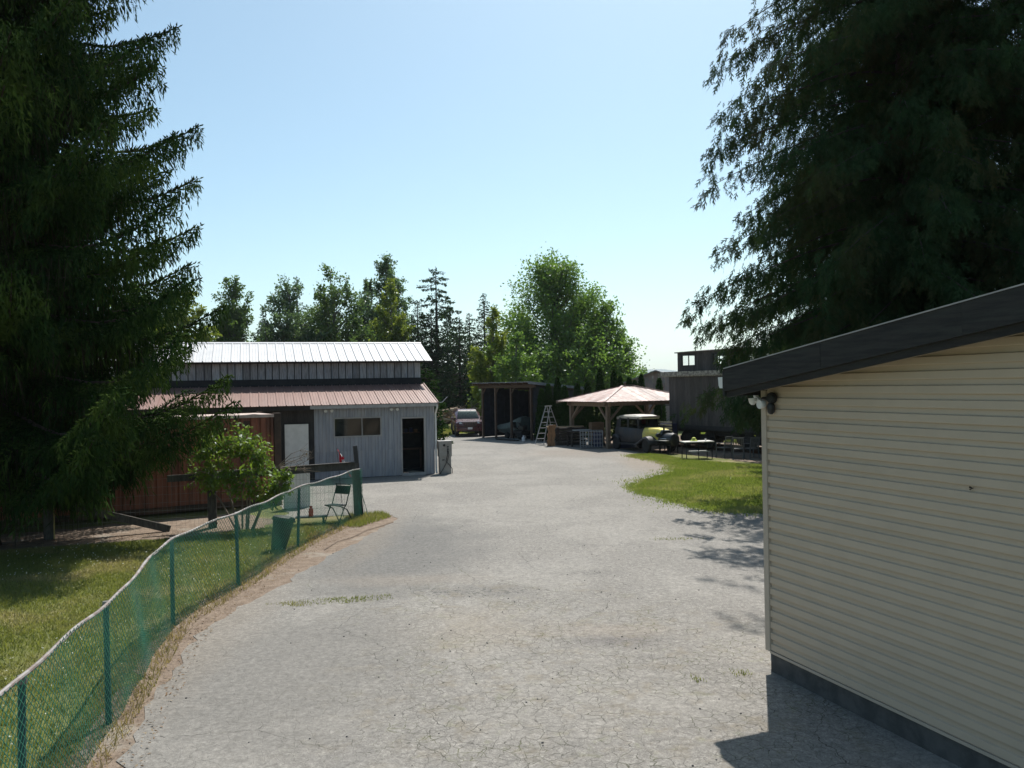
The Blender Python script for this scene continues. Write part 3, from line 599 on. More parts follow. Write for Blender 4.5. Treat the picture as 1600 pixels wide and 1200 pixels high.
# ------------------------------------------------------------------ rust-orange shipping container
CA = R(30)
co = thing('shipping_container', (-6.70, 23.0, 0), CA, 'rusty orange shipping container behind the spruce and the leafy shrub', 'container')
CL = 12.19; zb, zt = .22, 2.60
x = -.20; k = 0
cw = .275
while x-cw > -CL+.15:                                   # pressed side wall, one rib at a time
    mb = MB(); a = x
    pr = [(a,0),(a-.068,0),(a-.106,.036),(a-.174,.036),(a-.212,0),(a-cw,0)]
    for p, q in zip(pr, pr[1:]): mb.quad((p[0],p[1]+.02,zb),(q[0],q[1]+.02,zb),(q[0],q[1]+.02,zt-.06),(p[0],p[1]+.02,zt-.06))
    mb.build('side_rib', MAT['rust'], co, fix=False); x -= cw
MB().box(-.19,-.0,-.02,.16,.0,2.66).build('corner_post', MAT['rust_dark'], co, bevel=.006)
MB().box(-CL,-CL+.15,-.02,.16,.0,2.66).box(-.16,0,2.28,2.44,0,2.66).box(-CL,-CL+.15,2.28,2.44,0,2.66).build('corner_post', MAT['rust_dark'], co)
MB().box(-CL+.15,-.19,-.012,.05,.06,.215).build('bottom_rail', MAT['rust_dark'], co)
# top rail dented into a gentle wave
mb = MB(); xs = [-.19-i*.06 for i in range(int((CL-.34)/.06))]
def dent(x): return .018*max(0, math.sin(x*2*math.pi/1.02))**3
for a, b in zip(xs, xs[1:]):
    za, zb2 = zt+.03+dent(a), zt+.03+dent(b)
    mb.add([(a,-.022,zt-.055),(b,-.022,zt-.055),(b,-.022,zb2),(a,-.022,za),(a,.09,zt-.055),(b,.09,zt-.055),(b,.09,zb2),(a,.09,za)], [(0,1,2,3),(3,2,6,7),(4,7,6,5),(0,4,5,1)])
mb.build('top_rail', MAT['pale_rail'], co, fix=False)
MB().box(-CL+.1,-.1,.092,2.42,2.57,2.615).build('roof_sheet', MAT['pale_rail'], co)
MB().box(-CL+.15,-.19,2.38,2.42,.1,2.57).box(-.06,-.02,.16,2.28,.1,2.57).box(-CL+.02,-CL+.06,.16,2.28,.1,2.57).build('rear_wall', MAT['rust'], co)
MB().box(-1.03,-.86,-.006,.012,2.30,2.46).build('vent_cover', MAT['rust_dark'], co)
def letters(txt, size, mat, parent, loc, rot=(R(90),0,0), name='lettering'):
    c = bpy.data.curves.new(name, 'FONT'); c.body = txt; c.size = size; c.extrude = .002; c.resolution_u = 2
    o = bpy.data.objects.new('tmp', c); COL.objects.link(o); dg = bpy.context.evaluated_depsgraph_get()
    me = bpy.data.meshes.new_from_object(o.evaluated_get(dg)); bpy.data.objects.remove(o); me.materials.append(mat)
    return put(name, me, parent, loc, rot)
letters('U', .17, MAT['black'], co, (-3.32,.012,2.27)); letters('4', .17, MAT['black'], co, (-1.72,.012,2.27)); letters('1', .17, MAT['black'], co, (-2.02,.012,2.27))

# ------------------------------------------------------------------ wooden yard fence with wire mesh, in front of the container
WA = math.atan2(2.38, 6.69); wlen = math.hypot(2.38, 6.69)
wf_ = thing('wooden_fence', (-3.94, 20.58, 0), WA, 'weathered post and rail yard fence with wire mesh before the container', 'fence')
# x = 0 at the tall end post, negative to the left
MB().bar((.0,0,0),(-.14,.02,1.85),.10,.10).build('end_post', MAT['black'], wf_)
MB().bar((-.10,0,-.02),(-.14,0,1.40),.17,.15).build('post', MAT['fence_wood'], wf_)
for x in (-3.6, -7.1, -10.4): MB().bar((x,0,-.02),(x-.02,0,1.95 if x < -5 else 1.35),.20,.17).build('post', MAT['fence_wood'], wf_, bevel=.01)
MB().bar((-.16,-.06,1.335),(-3.6,-.06,1.26),.045,.185).build('rail', MAT['fence_wood'], wf_)
MB().bar((-.16,-.095,1.435),(-3.6,-.09,1.36),.12,.025).build('rail_cap', MAT['fence_wood'], wf_)
MB().bar((-3.62,-.06,1.26),(-4.6,-.055,1.25),.045,.16).build('rail', MAT['fence_wood'], wf_)
MB().bar((-4.55,-.10,.05),(-9.6,-.12,1.72),.07,.17).build('diagonal_brace', MAT['fence_wood'], wf_)
MB().bar((-6.98,-.095,.02),(-6.985,-.095,1.45),.022,.03).build('yellow_marker_stake', M('yellow_stake', (.42,.33,.12), (.34,.27,.1), 5, .7), wf_)
mb = MB()
for i in range(7):
    zz = .1+i*.19; mb.bar((-.1,.09,zz),(-11,.09,zz),.004,.004)
for i in range(110):
    xx = -.12-i*.1; mb.bar((xx,.092,.0),(xx,.092,1.24),.003,.003)
tag(mb.build('wire_mesh', MAT['wire'], wf_, fix=False), kind='stuff')
# white ribbed sheet behind the rail
wsht = thing('ribbed_sheet', (-6.42, 22.2, 0), R(16), 'white ribbed metal sheet standing behind the fence rail below the door', 'metal sheet')
ribbed(0, .72, .0, 1.15, [], 0, .085, .012).build('sheet_face', MAT['white'], wsht, fix=False); MB().box(.0,.72,.004,.012,.0,1.15).build('sheet_back', MAT['white'], wsht)

# ------------------------------------------------------------------ green chain-link fence
cf = thing('chain_link_fence', (-3.94, 20.58, 0), 0, 'sagging green chain-link fence curving along the driveway edge', 'fence')
cf_off = Vector((3.94, -20.58, 0))
def cat(P, n=14):
    P = [Vector((*p, 0)) if len(p) == 2 else Vector(p) for p in P]; P = [P[0]*2-P[1]]+P+[P[-1]*2-P[-2]]; out = []
    for i in range(1, len(P)-2):
        a, b, c, d = P[i-1:i+3]
        for k in range(n):
            t = k/n; out.append(.5*((2*b)+(c-a)*t+(2*a-5*b+4*c-d)*t*t+(3*b-a-3*c+d)*t**3))
    out.append(P[-2]); return out
CURVE = cat(FENCE, 16)
FH = 1.25
acc = [0.0]
for a, b in zip(CURVE, CURVE[1:]): acc.append(acc[-1]+(b-a).length)
acc = np.array(acc); CX = np.array([p.x for p in CURVE]); CY = np.array([p.y for p in CURVE]); TOT = acc[-1]
def fpt(s, z):
    s = np.asarray(s, float); return np.stack([np.interp(s, acc, CX), np.interp(s, acc, CY), np.broadcast_to(z, s.shape)], -1)
def ftop(s): return FH+.012*np.sin(s*1.9)+.012*np.sin(s*4.3+1)-.02*np.exp(-((s-9.5)/1.5)**2)
railp = [(*fpt(s, 0)[:2], float(ftop(s))) for s in np.linspace(0, TOT-.10, 90)]
MB().path([Vector(p)+cf_off for p in railp], .019, 8).build('top_rail', MAT['rail_pipe'], cf, True)
knots = [0.0]+[acc[16*i] for i in range(1, len(FENCE)-1)]
for i, s in enumerate(knots):
    p = fpt(s, 0); lean = [.0,.02,-.02,.01,.0,.02,-.05][i % 7]
    MB().tube(Vector((p[0]-.035,p[1],-.05))+cf_off, Vector((p[0]-.035-lean,p[1],ftop(s)-.02))+cf_off, .030, .028, 10).build('post', MAT['green_post'], cf, True)
    MB().lathe([(.034,0),(.036,.03),(.03,.06)], (p[0]-.035-lean+cf_off.x, p[1]+cf_off.y, ftop(s)-.06), 'z', 10).build('rail_clamp', MAT['wire'], cf, True)
def wires(A, B, r):
    d = unit(B-A); up = np.array([0,0,1.0]); a = unit(np.cross(d, up))*r; b = np.cross(a, d)
    ring = [a, -.5*a+.866*b, -.5*a-.866*b]
    V = np.stack([A+q for q in ring]+[B+q for q in ring], 1)              # n,6,3
    F = np.array([[0,3,4],[0,4,1],[1,4,5],[1,5,2],[2,5,3],[2,3,0]])
    n = len(A); return V.reshape(-1, 3), (F[None]+6*np.arange(n)[:, None, None]).reshape(-1, 3)
st = .040; ncol = int(TOT/st); nrow = 33; A = []; B = []
ii, jj = np.meshgrid(np.arange(ncol), np.arange(nrow), indexing='ij')
def node(i, j):
    s = i*st; bul = .02*np.sin(s*2.1+1)*np.sin(j/nrow*3.1)+.012*np.sin(s*5.2+j*.16)
    P = fpt(s, 0); z = .01+(ftop(s)+.01)*(j/(nrow-1))-.012*np.sin(s*3.3); P[..., 0] += bul+.03; P[..., 2] = z
    return P+np.array([cf_off.x, cf_off.y, 0])
ev = ((ii+jj) % 2 == 0) & (jj < nrow-1)
up1 = ev & (ii < ncol-1); up2 = ev & (ii > 0)
A = np.concatenate([node(ii[up1], jj[up1]), node(ii[up2], jj[up2])]); B = np.concatenate([node(ii[up1]+1, jj[up1]+1), node(ii[up2]-1, jj[up2]+1)])
V, F = wires(A, B, .0030); mo = np_index_mesh('chain_link_mesh', V, F, MAT['green_vinyl'], cf); tag(mo, kind='stuff')
# loose, untied end of the mesh hanging by the end post
mb = MB()
for i in range(9):
    y0 = -.10+.012*i; pts = [(-.14+.02*i+.05*math.sin(zz*3+i), y0, zz) for zz in np.linspace(1.2, .02, 12)]
    pts = [(p[0]+.22*max(0, .55-p[2]), p[1]-.1*max(0,.4-p[2]), p[2]) for p in pts]
    mb.path(pts, .005, 4, False)
mb.build('loose_wire_end', MAT['green_vinyl'], cf, fix=False)
MB().path([(.02,-4.2,.02),(.1,-3.4,.03),(.32,-2.9,.02),(.5,-2.1,.03),(.95,-1.0,.02)], .008, 5).build('tension_wire', MAT['twig'], cf)

# ------------------------------------------------------------------ foliage builders
def leaf_quads(P, D, Nn, L, W):
    """diamond leaves: base P, axis D, side from normal Nn"""
    D = unit(D); S = unit(np.cross(D, Nn)); L = np.asarray(L)[:, None]; W = np.asarray(W)[:, None]
    V = np.stack([P, P+D*L*.45+S*W*.5, P+D*L, P+D*L*.45-S*W*.5], 1); return V.reshape(-1, 3)
def spindles(P, D, L, Wd):
    """needled shoots: slim three-sided spindles"""
    D = unit(D); n = len(P); ref = np.where(np.abs(D[:, 2:3]) < .9, np.array([[0,0,1.0]]), np.array([[1.0,0,0]]))
    a = unit(np.cross(D, ref)); b = np.cross(a, D); L = np.asarray(L)[:, None]; Wd = np.asarray(Wd)[:, None]
    mid = P+D*L*.5
    V = np.stack([P, mid+a*Wd, mid+(-.5*a+.866*b)*Wd, mid+(-.5*a-.866*b)*Wd, P+D*L], 1).reshape(-1, 3)
    F = np.array([[0,2,1],[0,3,2],[0,1,3],[4,1,2],[4,2,3],[4,3,1]])
    return V, (F[None]+5*np.arange(n)[:, None, None]).reshape(-1, 3)
def rvec(g, n, s=1.0): return g.normal(0, s, (n, 3))

# big drooping spruce, left foreground
def big_spruce(loc, H, r0, label, seed=3):
    g = np.random.default_rng(seed); root = thing('spruce_tree', loc, 0, label, 'tree')
    MB().path([(0,0,-.1),(0,0,.6),(.05,0,H*.4),(0,.05,H*.8),(0,0,H)], [r0*1.35,r0,r0*.7,r0*.3,.02], 12).build('trunk', MAT['bark'], root, True)
    limbs = MB(); PP = []; DD = []; LL = []; WW = []; hP = []; hD = []; hL = []; hW = []; dP = []; dD = []; dL = []
    z = 2.6
    while z < H-.6:
        t = z/H; Lmax = 6.2*(1-t)**.70*(.80+.2*min(1, z/2.5)); nb = 7; ph = g.uniform(0, 6.28)
        for k in range(nb):
            az = ph+k*2*math.pi/nb+g.normal(0, .22); L = min(5.35, Lmax*(g.uniform(.86, 1.08) if g.uniform() < .72 else g.uniform(.55, .85)))
            if L < .35: continue
            d = np.array([math.cos(az), math.sin(az), 0]); zz = z+g.uniform(-.2, .2); n = max(7, int(L/.17))
            s = np.linspace(0, 1, n); droop = (.30+.35*(1-t))*L*.42
            prof = zz+.14*L*s-droop*np.sin(s*math.pi*.62)*1.05+.42*droop*np.clip(s-.62, 0, 1)**1.4*4.2
            pts = np.stack([d[0]*L*s, d[1]*L*s, prof], 1)+np.stack([-d[1]*np.sin(s*2.2+ph)*.18*L*.3, d[0]*np.sin(s*2.2+ph)*.18*L*.3, np.zeros(n)], 1)
            limbs.path([tuple(p) for p in pts[::max(1, n//7)]]+[tuple(pts[-1])], list(np.linspace(.05*min(1, L/4)+.012, .008, len(pts[::max(1, n//7)])+1)), 5, False)
            side = np.array([-d[1], d[0], 0])
            for i in range(2, n):
                q = s[i]; blen = (.28+1.15*(1-q)**.6*min(1, q*3.2))*min(1, L/3.4)*g.uniform(.7, 1.2)
                fwd = unit(pts[i]-pts[i-1])
                for sg in (-1, 1):
                    if (d[0] < -.2 and g.uniform() < .72) or (z > 13.5 and g.uniform() < .65): continue
                    m = max(4, int(blen/.065)); u = (np.arange(m)+.6)/m
                    bd = fwd*.75+side*sg*.8; bd = bd/np.linalg.norm(bd)
                    bp = pts[i]+bd[None]*(u*blen)[:, None]+np.array([0,0,-1.0])[None]*(.30*blen*u**1.6)[:, None]
                    # shoots pointing forward and out along the branchlet
                    PP.append(bp); cs_ = np.cross(bd, [0,0,1.0]); dd = bd[None]*.8+cs_[None]*((-1.0)**np.arange(m)*.62)[:, None]+rvec(g, m, .16)+np.array([0,0,.08]); DD.append(dd); LL.append(g.uniform(.10, .17, m)*(1.15-.4*u)); WW.append(g.uniform(.017, .025, m))
                    # pendulous shoots below it
                    mh = max(4, int(m*1.5)); sel = g.integers(0, m, mh); hp = bp[sel]; hl = g.uniform(.25, .95, mh)*(1-.55*q)
                    for j in range(3):
                        o = hp+np.array([0,0,-1.0])[None]*(hl*j*.36)[:, None]+rvec(g, mh, .02)
                        hP.append(o); hD.append(np.array([0,0,-1.0])[None]+rvec(g, mh, .34)+bd[None]*.22); hL.append(hl*.28+.08); hW.append(g.uniform(.026, .040, mh))
                    if q < .55: dP.append(hp); dD.append(np.array([0,0,-1.0])[None]+rvec(g, mh, .12)); dL.append(hl*1.5)
            # upturned fingers at the tip and along the spine
            m = 40; q_ = np.linspace(.66, 1.0, m); pi = np.stack([np.interp(q_, s, pts[:, k_]) for k_ in range(3)], 1); fw = unit(pts[-1]-pts[-3]) if n > 3 else d
            PP.append(pi); DD.append(fw[None]*.8+side[None]*((-1.0)**np.arange(m)*(.75-.35*(q_-.66)/.34))[:, None]+rvec(g, m, .13)+np.array([0,0,.30])); LL.append(g.uniform(.15, .22, m)*(1.25-.5*(q_-.66)/.34)); WW.append(g.uniform(.019, .027, m))
            m = n*3; idx = g.integers(2, n, m); PP.append(pts[idx]); DD.append(unit(pts[idx]-pts[idx-1])*.5+rvec(g, m, .4)+np.array([0,0,.55])); LL.append(g.uniform(.11, .19, m)); WW.append(g.uniform(.014, .020, m))
        z += .54+.10*t
    limbs.build('limbs', MAT['bark'], root, True, fix=False)
    V, F = spindles(np.concatenate(PP), np.concatenate(DD), np.concatenate(LL), np.concatenate(WW)); np_index_mesh('crown', V, F, MAT['needle'], root)
    hP = np.concatenate(hP); np_mesh('hanging_twigs', leaf_quads(hP, np.concatenate(hD), rvec(g, len(hP)), np.concatenate(hL), np.concatenate(hW)), 4, MAT['needle'], root)
    dP = np.concatenate(dP)[::2]; np_mesh('dead_twigs', leaf_quads(dP, np.concatenate(dD)[::2], rvec(g, len(dP)), np.concatenate(dL)[::2], np.full(len(dP), .02)), 4, MAT['needle_dead'], root)
    return root

# hanging-spray cedar, right
def big_cedar(loc, H, r0, Rm, zlow, label, seed=5, dens=1.0, zclip=2.3, thin=lambda d: d[1] > .55):
    g = np.random.default_rng(seed); root = thing('cedar_tree', loc, 0, label, 'tree', 'tall cedars behind the garage')
    MB().path([(0,0,-.1),(0,0,1.0),(.1,.05,H*.4),(0,.1,H*.8),(0,0,H)], [r0*1.5,r0,r0*.7,r0*.32,.02], 12).build('trunk', MAT['bark'], root, True)
    limbs = MB(); P_ = []; D_ = []; N_ = []; S_ = []
    z = zlow
    while z < H-.5:
        t = (z-zlow)/(H-zlow); Lm = Rm*(1-t)**.27*(.92+.08*min(1, t*6)); nb = 8 if z < 8 else 6; ph = g.uniform(0, 6.28)
        for k in range(nb):
            az = ph+k*2*math.pi/nb+g.normal(0, .35); L = Lm*g.uniform(.62, 1.08)
            if L < .4: continue
            d = np.array([math.cos(az), math.sin(az), 0]); side = np.array([-d[1], d[0], 0]); n = max(6, int(L/.30)); s = np.linspace(0, 1, n)
            zz = z+g.uniform(-.25, .25); prof = np.maximum(zz+.26*L*s-.62*L*s**1.8+.30*L*np.clip(s-.55, 0, 1)**1.5, zclip+.15*np.sin(9*s+ph))
            bend = g.normal(0, .12)*L
            pts = np.stack([d[0]*L*s, d[1]*L*s, prof], 1)+side[None]*(bend*s**2)[:, None]
            limbs.path([tuple(p) for p in pts], list(np.linspace(.035*min(1, L/3)+.008, .006, n)), 5, False)
            for i in range(1, n):
                q = s[i]
                for _ in range(int(2.7*dens*(.3 if z > 15.5 else 1)*(.35 if thin(d) else 1)+g.uniform())):
                    # a branchlet reaching sideways, then sprays hanging from it in a loose curtain
                    sg = g.choice([-1, 1]); bl = g.uniform(.25, .95)*(1.1-.55*q)*min(1, L/2.5); bd = unit(d*.5+side*sg*g.uniform(.15, 1.0)+np.array([0,0,g.normal(0,.12)])); m = max(4, int(bl/.085)); u = (np.arange(m)+.5)/m
                    bp = pts[i]+rvec(g, 1, .06)+np.array([0,0,.10])+bd[None]*(u*bl)[:, None]-np.array([0,0,1.0])[None]*(.55*bl*u**1.5)[:, None]
                    k2 = g.integers(1, 4, m); bp = np.repeat(bp, k2, 0); m2 = len(bp); dz = g.uniform(-.12, .42, m2)
                    P_.append(bp+rvec(g, m2, .035)-np.array([0,0,1.0])[None]*dz[:, None]); D_.append(np.array([0,0,-1.0])[None]+bd[None]*.45+rvec(g, m2, .30)); N_.append(rvec(g, m2)); S_.append(g.uniform(.17, .38, m2))
        z += .46
    limbs.build('limbs', MAT['bark_cedar'], root, True, fix=False)
    P = np.concatenate(P_); D = unit(np.concatenate(D_)); Nn = np.concatenate(N_); S = np.concatenate(S_); n = len(P)
    side = unit(np.cross(D, Nn)); V = []
    for a, l, o in ((0,1.15,0),(.55,.46,.12),(-.55,.46,.26),(.48,.40,.46),(-.45,.36,.62)):     # a flat spray of narrow fingers
        dd = unit(D*math.cos(a)+side*math.sin(a)); b = P+D*(S*o)[:, None]
        V.append(leaf_quads(b, dd, np.cross(D, side), S*l, S*(.085 if l > 1 else .10)).reshape(n, 4, 3))
    V = np.concatenate(V, 0).reshape(-1, 3); np_mesh('crown', V, 4, MAT['cedar'], root)
    return root

def broadleaf(name, loc, H, Rx, zlow, nleaf, lsize, mat, label, seed, prof=None, ncl=90, barkm='bark_grey', ry=None, group='trees beyond the yard', cat='tree'):
    """trunk, forking limbs, leaf clumps spread through an uneven crown"""
    g = np.random.default_rng(seed); root = thing(name, loc, 0, label, cat, group)
    prof = prof or (lambda t: math.sin(min(1, t*1.6+.25)*math.pi*.5)*(1-t**2.2)**.6)
    tr = MB(); r0 = H*.018+.03
    tr.path([(0,0,-.1),(0,0,H*.15),(g.normal(0,.02)*H,g.normal(0,.02)*H,H*.45),(0,0,H*.92)], [r0*1.3,r0,r0*.6,.03], 8)
    nbr = ncl; ts = np.linspace(0, 1, 60); pw_ = np.array([max(.12, prof(x)) for x in ts]); pw_ /= pw_.sum(); pts = []; wt = []
    for k in range(nbr):
        # a limb leaves the trunk low, sweeps out and up, and ends on the crown's outline
        te = g.choice(ts, p=pw_); ze = zlow+(H-zlow)*te; re = Rx*prof(te)*g.uniform(.55, 1.10); a = k*2.39996+g.normal(0, .3)
        e = np.array([re*math.cos(a), re*math.sin(a)*((ry or Rx)/Rx), ze+g.uniform(-.03, .05)*H]); zs = max(.12*H, ze-re*g.uniform(.7, 1.5)-.06*H); st_ = np.array([0, 0, zs])
        md = st_*.5+e*.5+np.array([0, 0, -.05*re])+rvec(g, 1, .05*Rx)[0]
        tr.path([tuple(st_), tuple(md), tuple(e)], [r0*.26, r0*.16, .01], 4, False)
        for _ in range(5):                                   # side shoots along the outer half
            u = g.uniform(.35, 1.0); b0 = st_*(1-u)**2+md*2*u*(1-u)+e*u*u; l = Rx*g.uniform(.12, .30)*(1.15-.4*u); dv = unit(rvec(g, 1)[0]*.7+unit(e-st_)*.7+np.array([0, 0, .45])); pts.append((b0, b0+dv*l)); wt.append(l)
        pts.append((md, e)); wt.append(np.linalg.norm(e-md)*.7)
    tr.build('trunk', MAT[barkm], root, True, fix=False)
    A_ = np.array([p[0] for p in pts]); B_ = np.array([p[1] for p in pts]); wt = np.array(wt); idx = g.choice(len(pts), nleaf, p=wt/wt.sum()); u = g.uniform(0, 1, (nleaf, 1))**.8
    sp = (Rx*.055*g.uniform(.7, 1.4, len(pts)))[idx][:, None]*(1.25-.75*u)
    P = A_[idx]+(B_-A_)[idx]*u+rvec(g, nleaf)*sp
    D = unit((B_-A_)[idx])*.5+rvec(g, nleaf, .6)+np.array([0, 0, -.25]); S = lsize*g.uniform(.6, 1.35, nleaf)
    np_mesh('crown', leaf_quads(P, D, rvec(g, nleaf)+np.array([0, 0, .8]), S, S*.62), 4, mat, root)
    return root

def conifer(name, loc, H, Rm, zlow, mat, label, seed, dens=1.0, lsize=.34, bare=0, power=.85, gap=0, step=.55, group='trees beyond the yard'):
    g = np.random.default_rng(seed); root = thing(name, loc, 0, label, 'tree', group); r0 = H*.013+.04
    tr = MB(); tr.path([(0,0,-.1),(0,0,H*.5),(0,0,H)], [r0*1.2, r0*.75, .02], 7)
    P = []; D = []; S = []; z = zlow
    while z < H-.15:
        t = (z-zlow)/(H-zlow); Lm = Rm*(1-t)**power; nb = max(4, int(6+3*(1-t))); ph = g.uniform(0, 6.28)
        for k in range(nb):
            if g.uniform() < gap: continue
            L = Lm*g.uniform(.6, 1.15)+.12; az = ph+k*6.283/nb+g.normal(0, .3); d = np.array([math.cos(az), math.sin(az), 0])
            zz = z+g.uniform(-.3, .3)*step; m = max(6, int(L/.065*dens)); s = np.sqrt(g.uniform(bare*bare, 1, m))
            base = np.array([0, 0, zz])[None]+d[None]*(L*s)[:, None]+np.array([0, 0, 1.0])[None]*((-.28*L)*s**1.3+.14*L*s**3)[:, None]
            tr.tube((0,0,zz), (d[0]*L*.9, d[1]*L*.9, zz-.2*L), .022+.004*L, .008, 4)
            P.append(base+rvec(g, m, 1)*(.05+.13*L*(1-s))[:, None]*np.array([1,1,.45])); D.append(d[None]*.6+rvec(g, m, .55)+np.array([0,0,-.35])); S.append(lsize*g.uniform(.6, 1.3, m)*(1-.35*t))
        z += step*(1-.45*t)
    tr.build('trunk', MAT['bark'], root, True, fix=False)
    P = np.concatenate(P); D = np.concatenate(D); S = np.concatenate(S); n = len(P)
    np_mesh('crown', leaf_quads(P, D, rvec(g, n, .6)+np.array([0,0,1.0]), S, S*.5), 4, mat, root); return root

big_spruce((-11.75, 17.4, 0), 24.5, .36, 'huge dark drooping spruce filling the left edge of the view')
ced = big_cedar((10.8, 21.6, 0), 26.0, .42, 5.9, 2.5, 'tall dark cedar nearest the driveway, its shadow on the asphalt', 5, 1.45, 2.65, lambda d: False)
for loc_, rz_, sc_, lab_ in (((15.9, 20.6, 0), R(140), (.95, .95, 1), 'tall cedar behind the garage roof at the right edge'), ((15.0, 32.8, 0), R(250), (.92, .92, .92), 'cedar farther back behind the end of the caboose')):
    ce = copy_tree(ced); ce.location = loc_; ce.rotation_euler = (0, 0, rz_); ce.scale = sc_; ce['label'] = lab_

# trees beyond the yard, left to right
taper = lambda t: (max(0, 1-t)**.62+.06)*(.65+.35*min(1, t*4+.3))
cone_ = lambda t: (max(0, 1-t**1.5)**.7+.05)*(.75+.25*min(1, t*3))
broadleaf('yellow_green_tree', (-28.8,70,0), 12.0, 4.2, 1.0, 19125, 0.28, MAT['leaf_yellow'], 'yellow green tree peeking out right beside the spruce', 11, cone_)
broadleaf('yellow_green_tree', (-34.0,72,0), 12.6, 4.2, 1.0, 19125, 0.30, MAT['leaf_bright'], 'broad green tree mostly hidden behind the spruce', 12)
broadleaf('tapered_tree', (-27.9,80,0), 14.2, 3.6, 1.0, 32500, 0.26, MAT['leaf_dark'], 'dark tapered tree rising left of the white roof', 13, taper, 170)
broadleaf('slender_tree', (-25.9,84,0), 11.8, 2.2, 2.0, 5525, 0.25, MAT['leaf_blue'], 'thin open tree at the right shoulder of the dark tapered tree', 14, taper, 40)
conifer('fir_tree', (-30.2,97,0), 13.1, 2.6, 1.0, MAT['fir'], 'small pointed fir in the gap above the white roof', 15)
broadleaf('alder_tree', (-24.4,88,0), 15.0, 4.9, 1.5, 26562, 0.28, MAT['leaf_blue'], 'airy green alder left of the tall tree group above the white roof', 16, cone_, 95)
conifer('fir_tree', (-26.0,97,0), 17.2, 3.0, 5.0, MAT['fir'], 'ragged fir tip poking up behind the airy alder', 17, .9, .36, gap=.25)
broadleaf('alder_tree', (-19.9,90,0), 16.8, 5.6, 1.5, 32937, 0.30, MAT['leaf_dark'], 'wide dark alder with sky gaps above the middle of the white roof', 18, cone_, 85)
broadleaf('poplar_tree', (-15.6,101,0), 19.2, 4.9, 2.0, 26562, 0.30, MAT['leaf_blue'], 'tallest bluish poplar above the right half of the white roof', 19, taper, 90)
broadleaf('poplar_tree', (-18.4,103,0), 18.6, 2.3, 3.0, 10625, 0.30, MAT['leaf_blue'], 'slim bluish poplar just left of the tallest poplar', 20, taper, 55)
broadleaf('yellow_green_tree', (-12.6,84,0), 13.7, 3.5, 1.0, 24437, 0.26, MAT['leaf_yellow'], 'bright yellow green tree at the right end of the white roof', 21, cone_, 90)
conifer('fir_tree', (-11.0,94,0), 13.6, 4.0, 1.0, MAT['fir'], 'dark fir between the yellow green tree and the tall open fir', 22)
conifer('open_fir_tree', (-8.4,90,0), 17.0, 4.4, 4.0, MAT['fir'], 'tall open fir with separate layered boughs against the sky', 23, 1.9, .42, bare=.12, power=.5, gap=.30, step=.85)
conifer('fir_tree', (-8.8,88,0), 11.4, 4.8, .8, MAT['fir'], 'dense dark fir at the foot of the tall open fir', 24, 1.2)
conifer('fir_tree', (-5.6,86,0), 11.0, 4.4, .8, MAT['fir'], 'dense dark fir behind the parked maroon car', 25, 1.2)
conifer('fir_tree', (-3.1,93,0), 14.2, 4.2, 1.0, MAT['fir'], 'pointed fir standing left of the big round tree', 26, 1.1)
conifer('fir_tree', (-5.0,96,0), 12.2, 4.4, 1.0, MAT['fir'], 'shorter fir left of the pointed fir', 27, 1.1)
broadleaf('maple_tree', (4.4,78,0), 16.2, 8.6, 1.0, 95000, .26, MAT['leaf_bright'], 'big broad green tree rising behind the pole barn', 28, lambda t: min(1, 1.25*max(0, 1-t)**.8)*(.85+.15*min(1, t*4)), 260)
broadleaf('maple_tree', (9.2,77,0), 11.5, 3.6, 1.0, 20400, 0.23, MAT['leaf_bright'], 'green tree filling the right flank of the big broad tree', 29, cone_, 90)
broadleaf('young_maple_tree', (-1.7,71,0), 10.2, 2.7, .8, 19125, 0.22, MAT['leaf_yellow'], 'light green tree at the left flank of the big broad tree', 30, cone_, 70)
broadleaf('young_maple_tree', (0.4,66,0), 7.6, 2.6, .6, 13600, 0.20, MAT['leaf_bright'], 'low sunlit green tree above the left corner of the pole barn', 31, cone_, 70)
broadleaf('alder_tree', (-22.4,94,0), 14.2, 4.2, 1.0, 16000, .28, MAT['leaf_dark'], 'dark alder filling the gap left of the wide dark alder', 37, cone_, 90)
broadleaf('alder_tree', (-17.3,96,0), 14.6, 4.2, 1.0, 16000, .28, MAT['leaf_blue'], 'green alder filling the gap right of the wide dark alder', 38, cone_, 90)
broadleaf('light_green_tree', (-30.3,84,0), 12.4, 3.6, 1.0, 14000, .28, MAT['leaf_yellow'], 'light green tree between the spruce and the dark tapered tree', 39, cone_, 90)
conifer('cypress_tree', (-4.75,44,0), 4.6, 1.35, .2, MAT['thuja'], 'mid green cypress just beyond the right corner of the shed', 32, 2.2, .22, power=.6, step=.28)
conifer('cypress_tree', (-6.4,47,0), 5.6, 1.5, .2, MAT['thuja'], 'cypress behind the right end of the shed roof', 33, 2.0, .24, power=.6, step=.3)
broadleaf('low_tree', (18.6,112,0), 6.0, 4.4, .5, 8500, 0.30, MAT['leaf_bright'], 'low bright tree on the skyline left of the caboose', 34, cone_, 50)
broadleaf('low_tree', (14.5,108,0), 5.0, 3.6, .5, 6800, 0.30, MAT['leaf_bright'], 'low bright tree on the skyline beside the big broad tree', 35, cone_, 50)
conifer('fir_tree', (27.5,128,0), 6.2, 1.5, .5, MAT['fir'], 'tiny distant fir tip on the skyline beside the caboose cupola', 36)
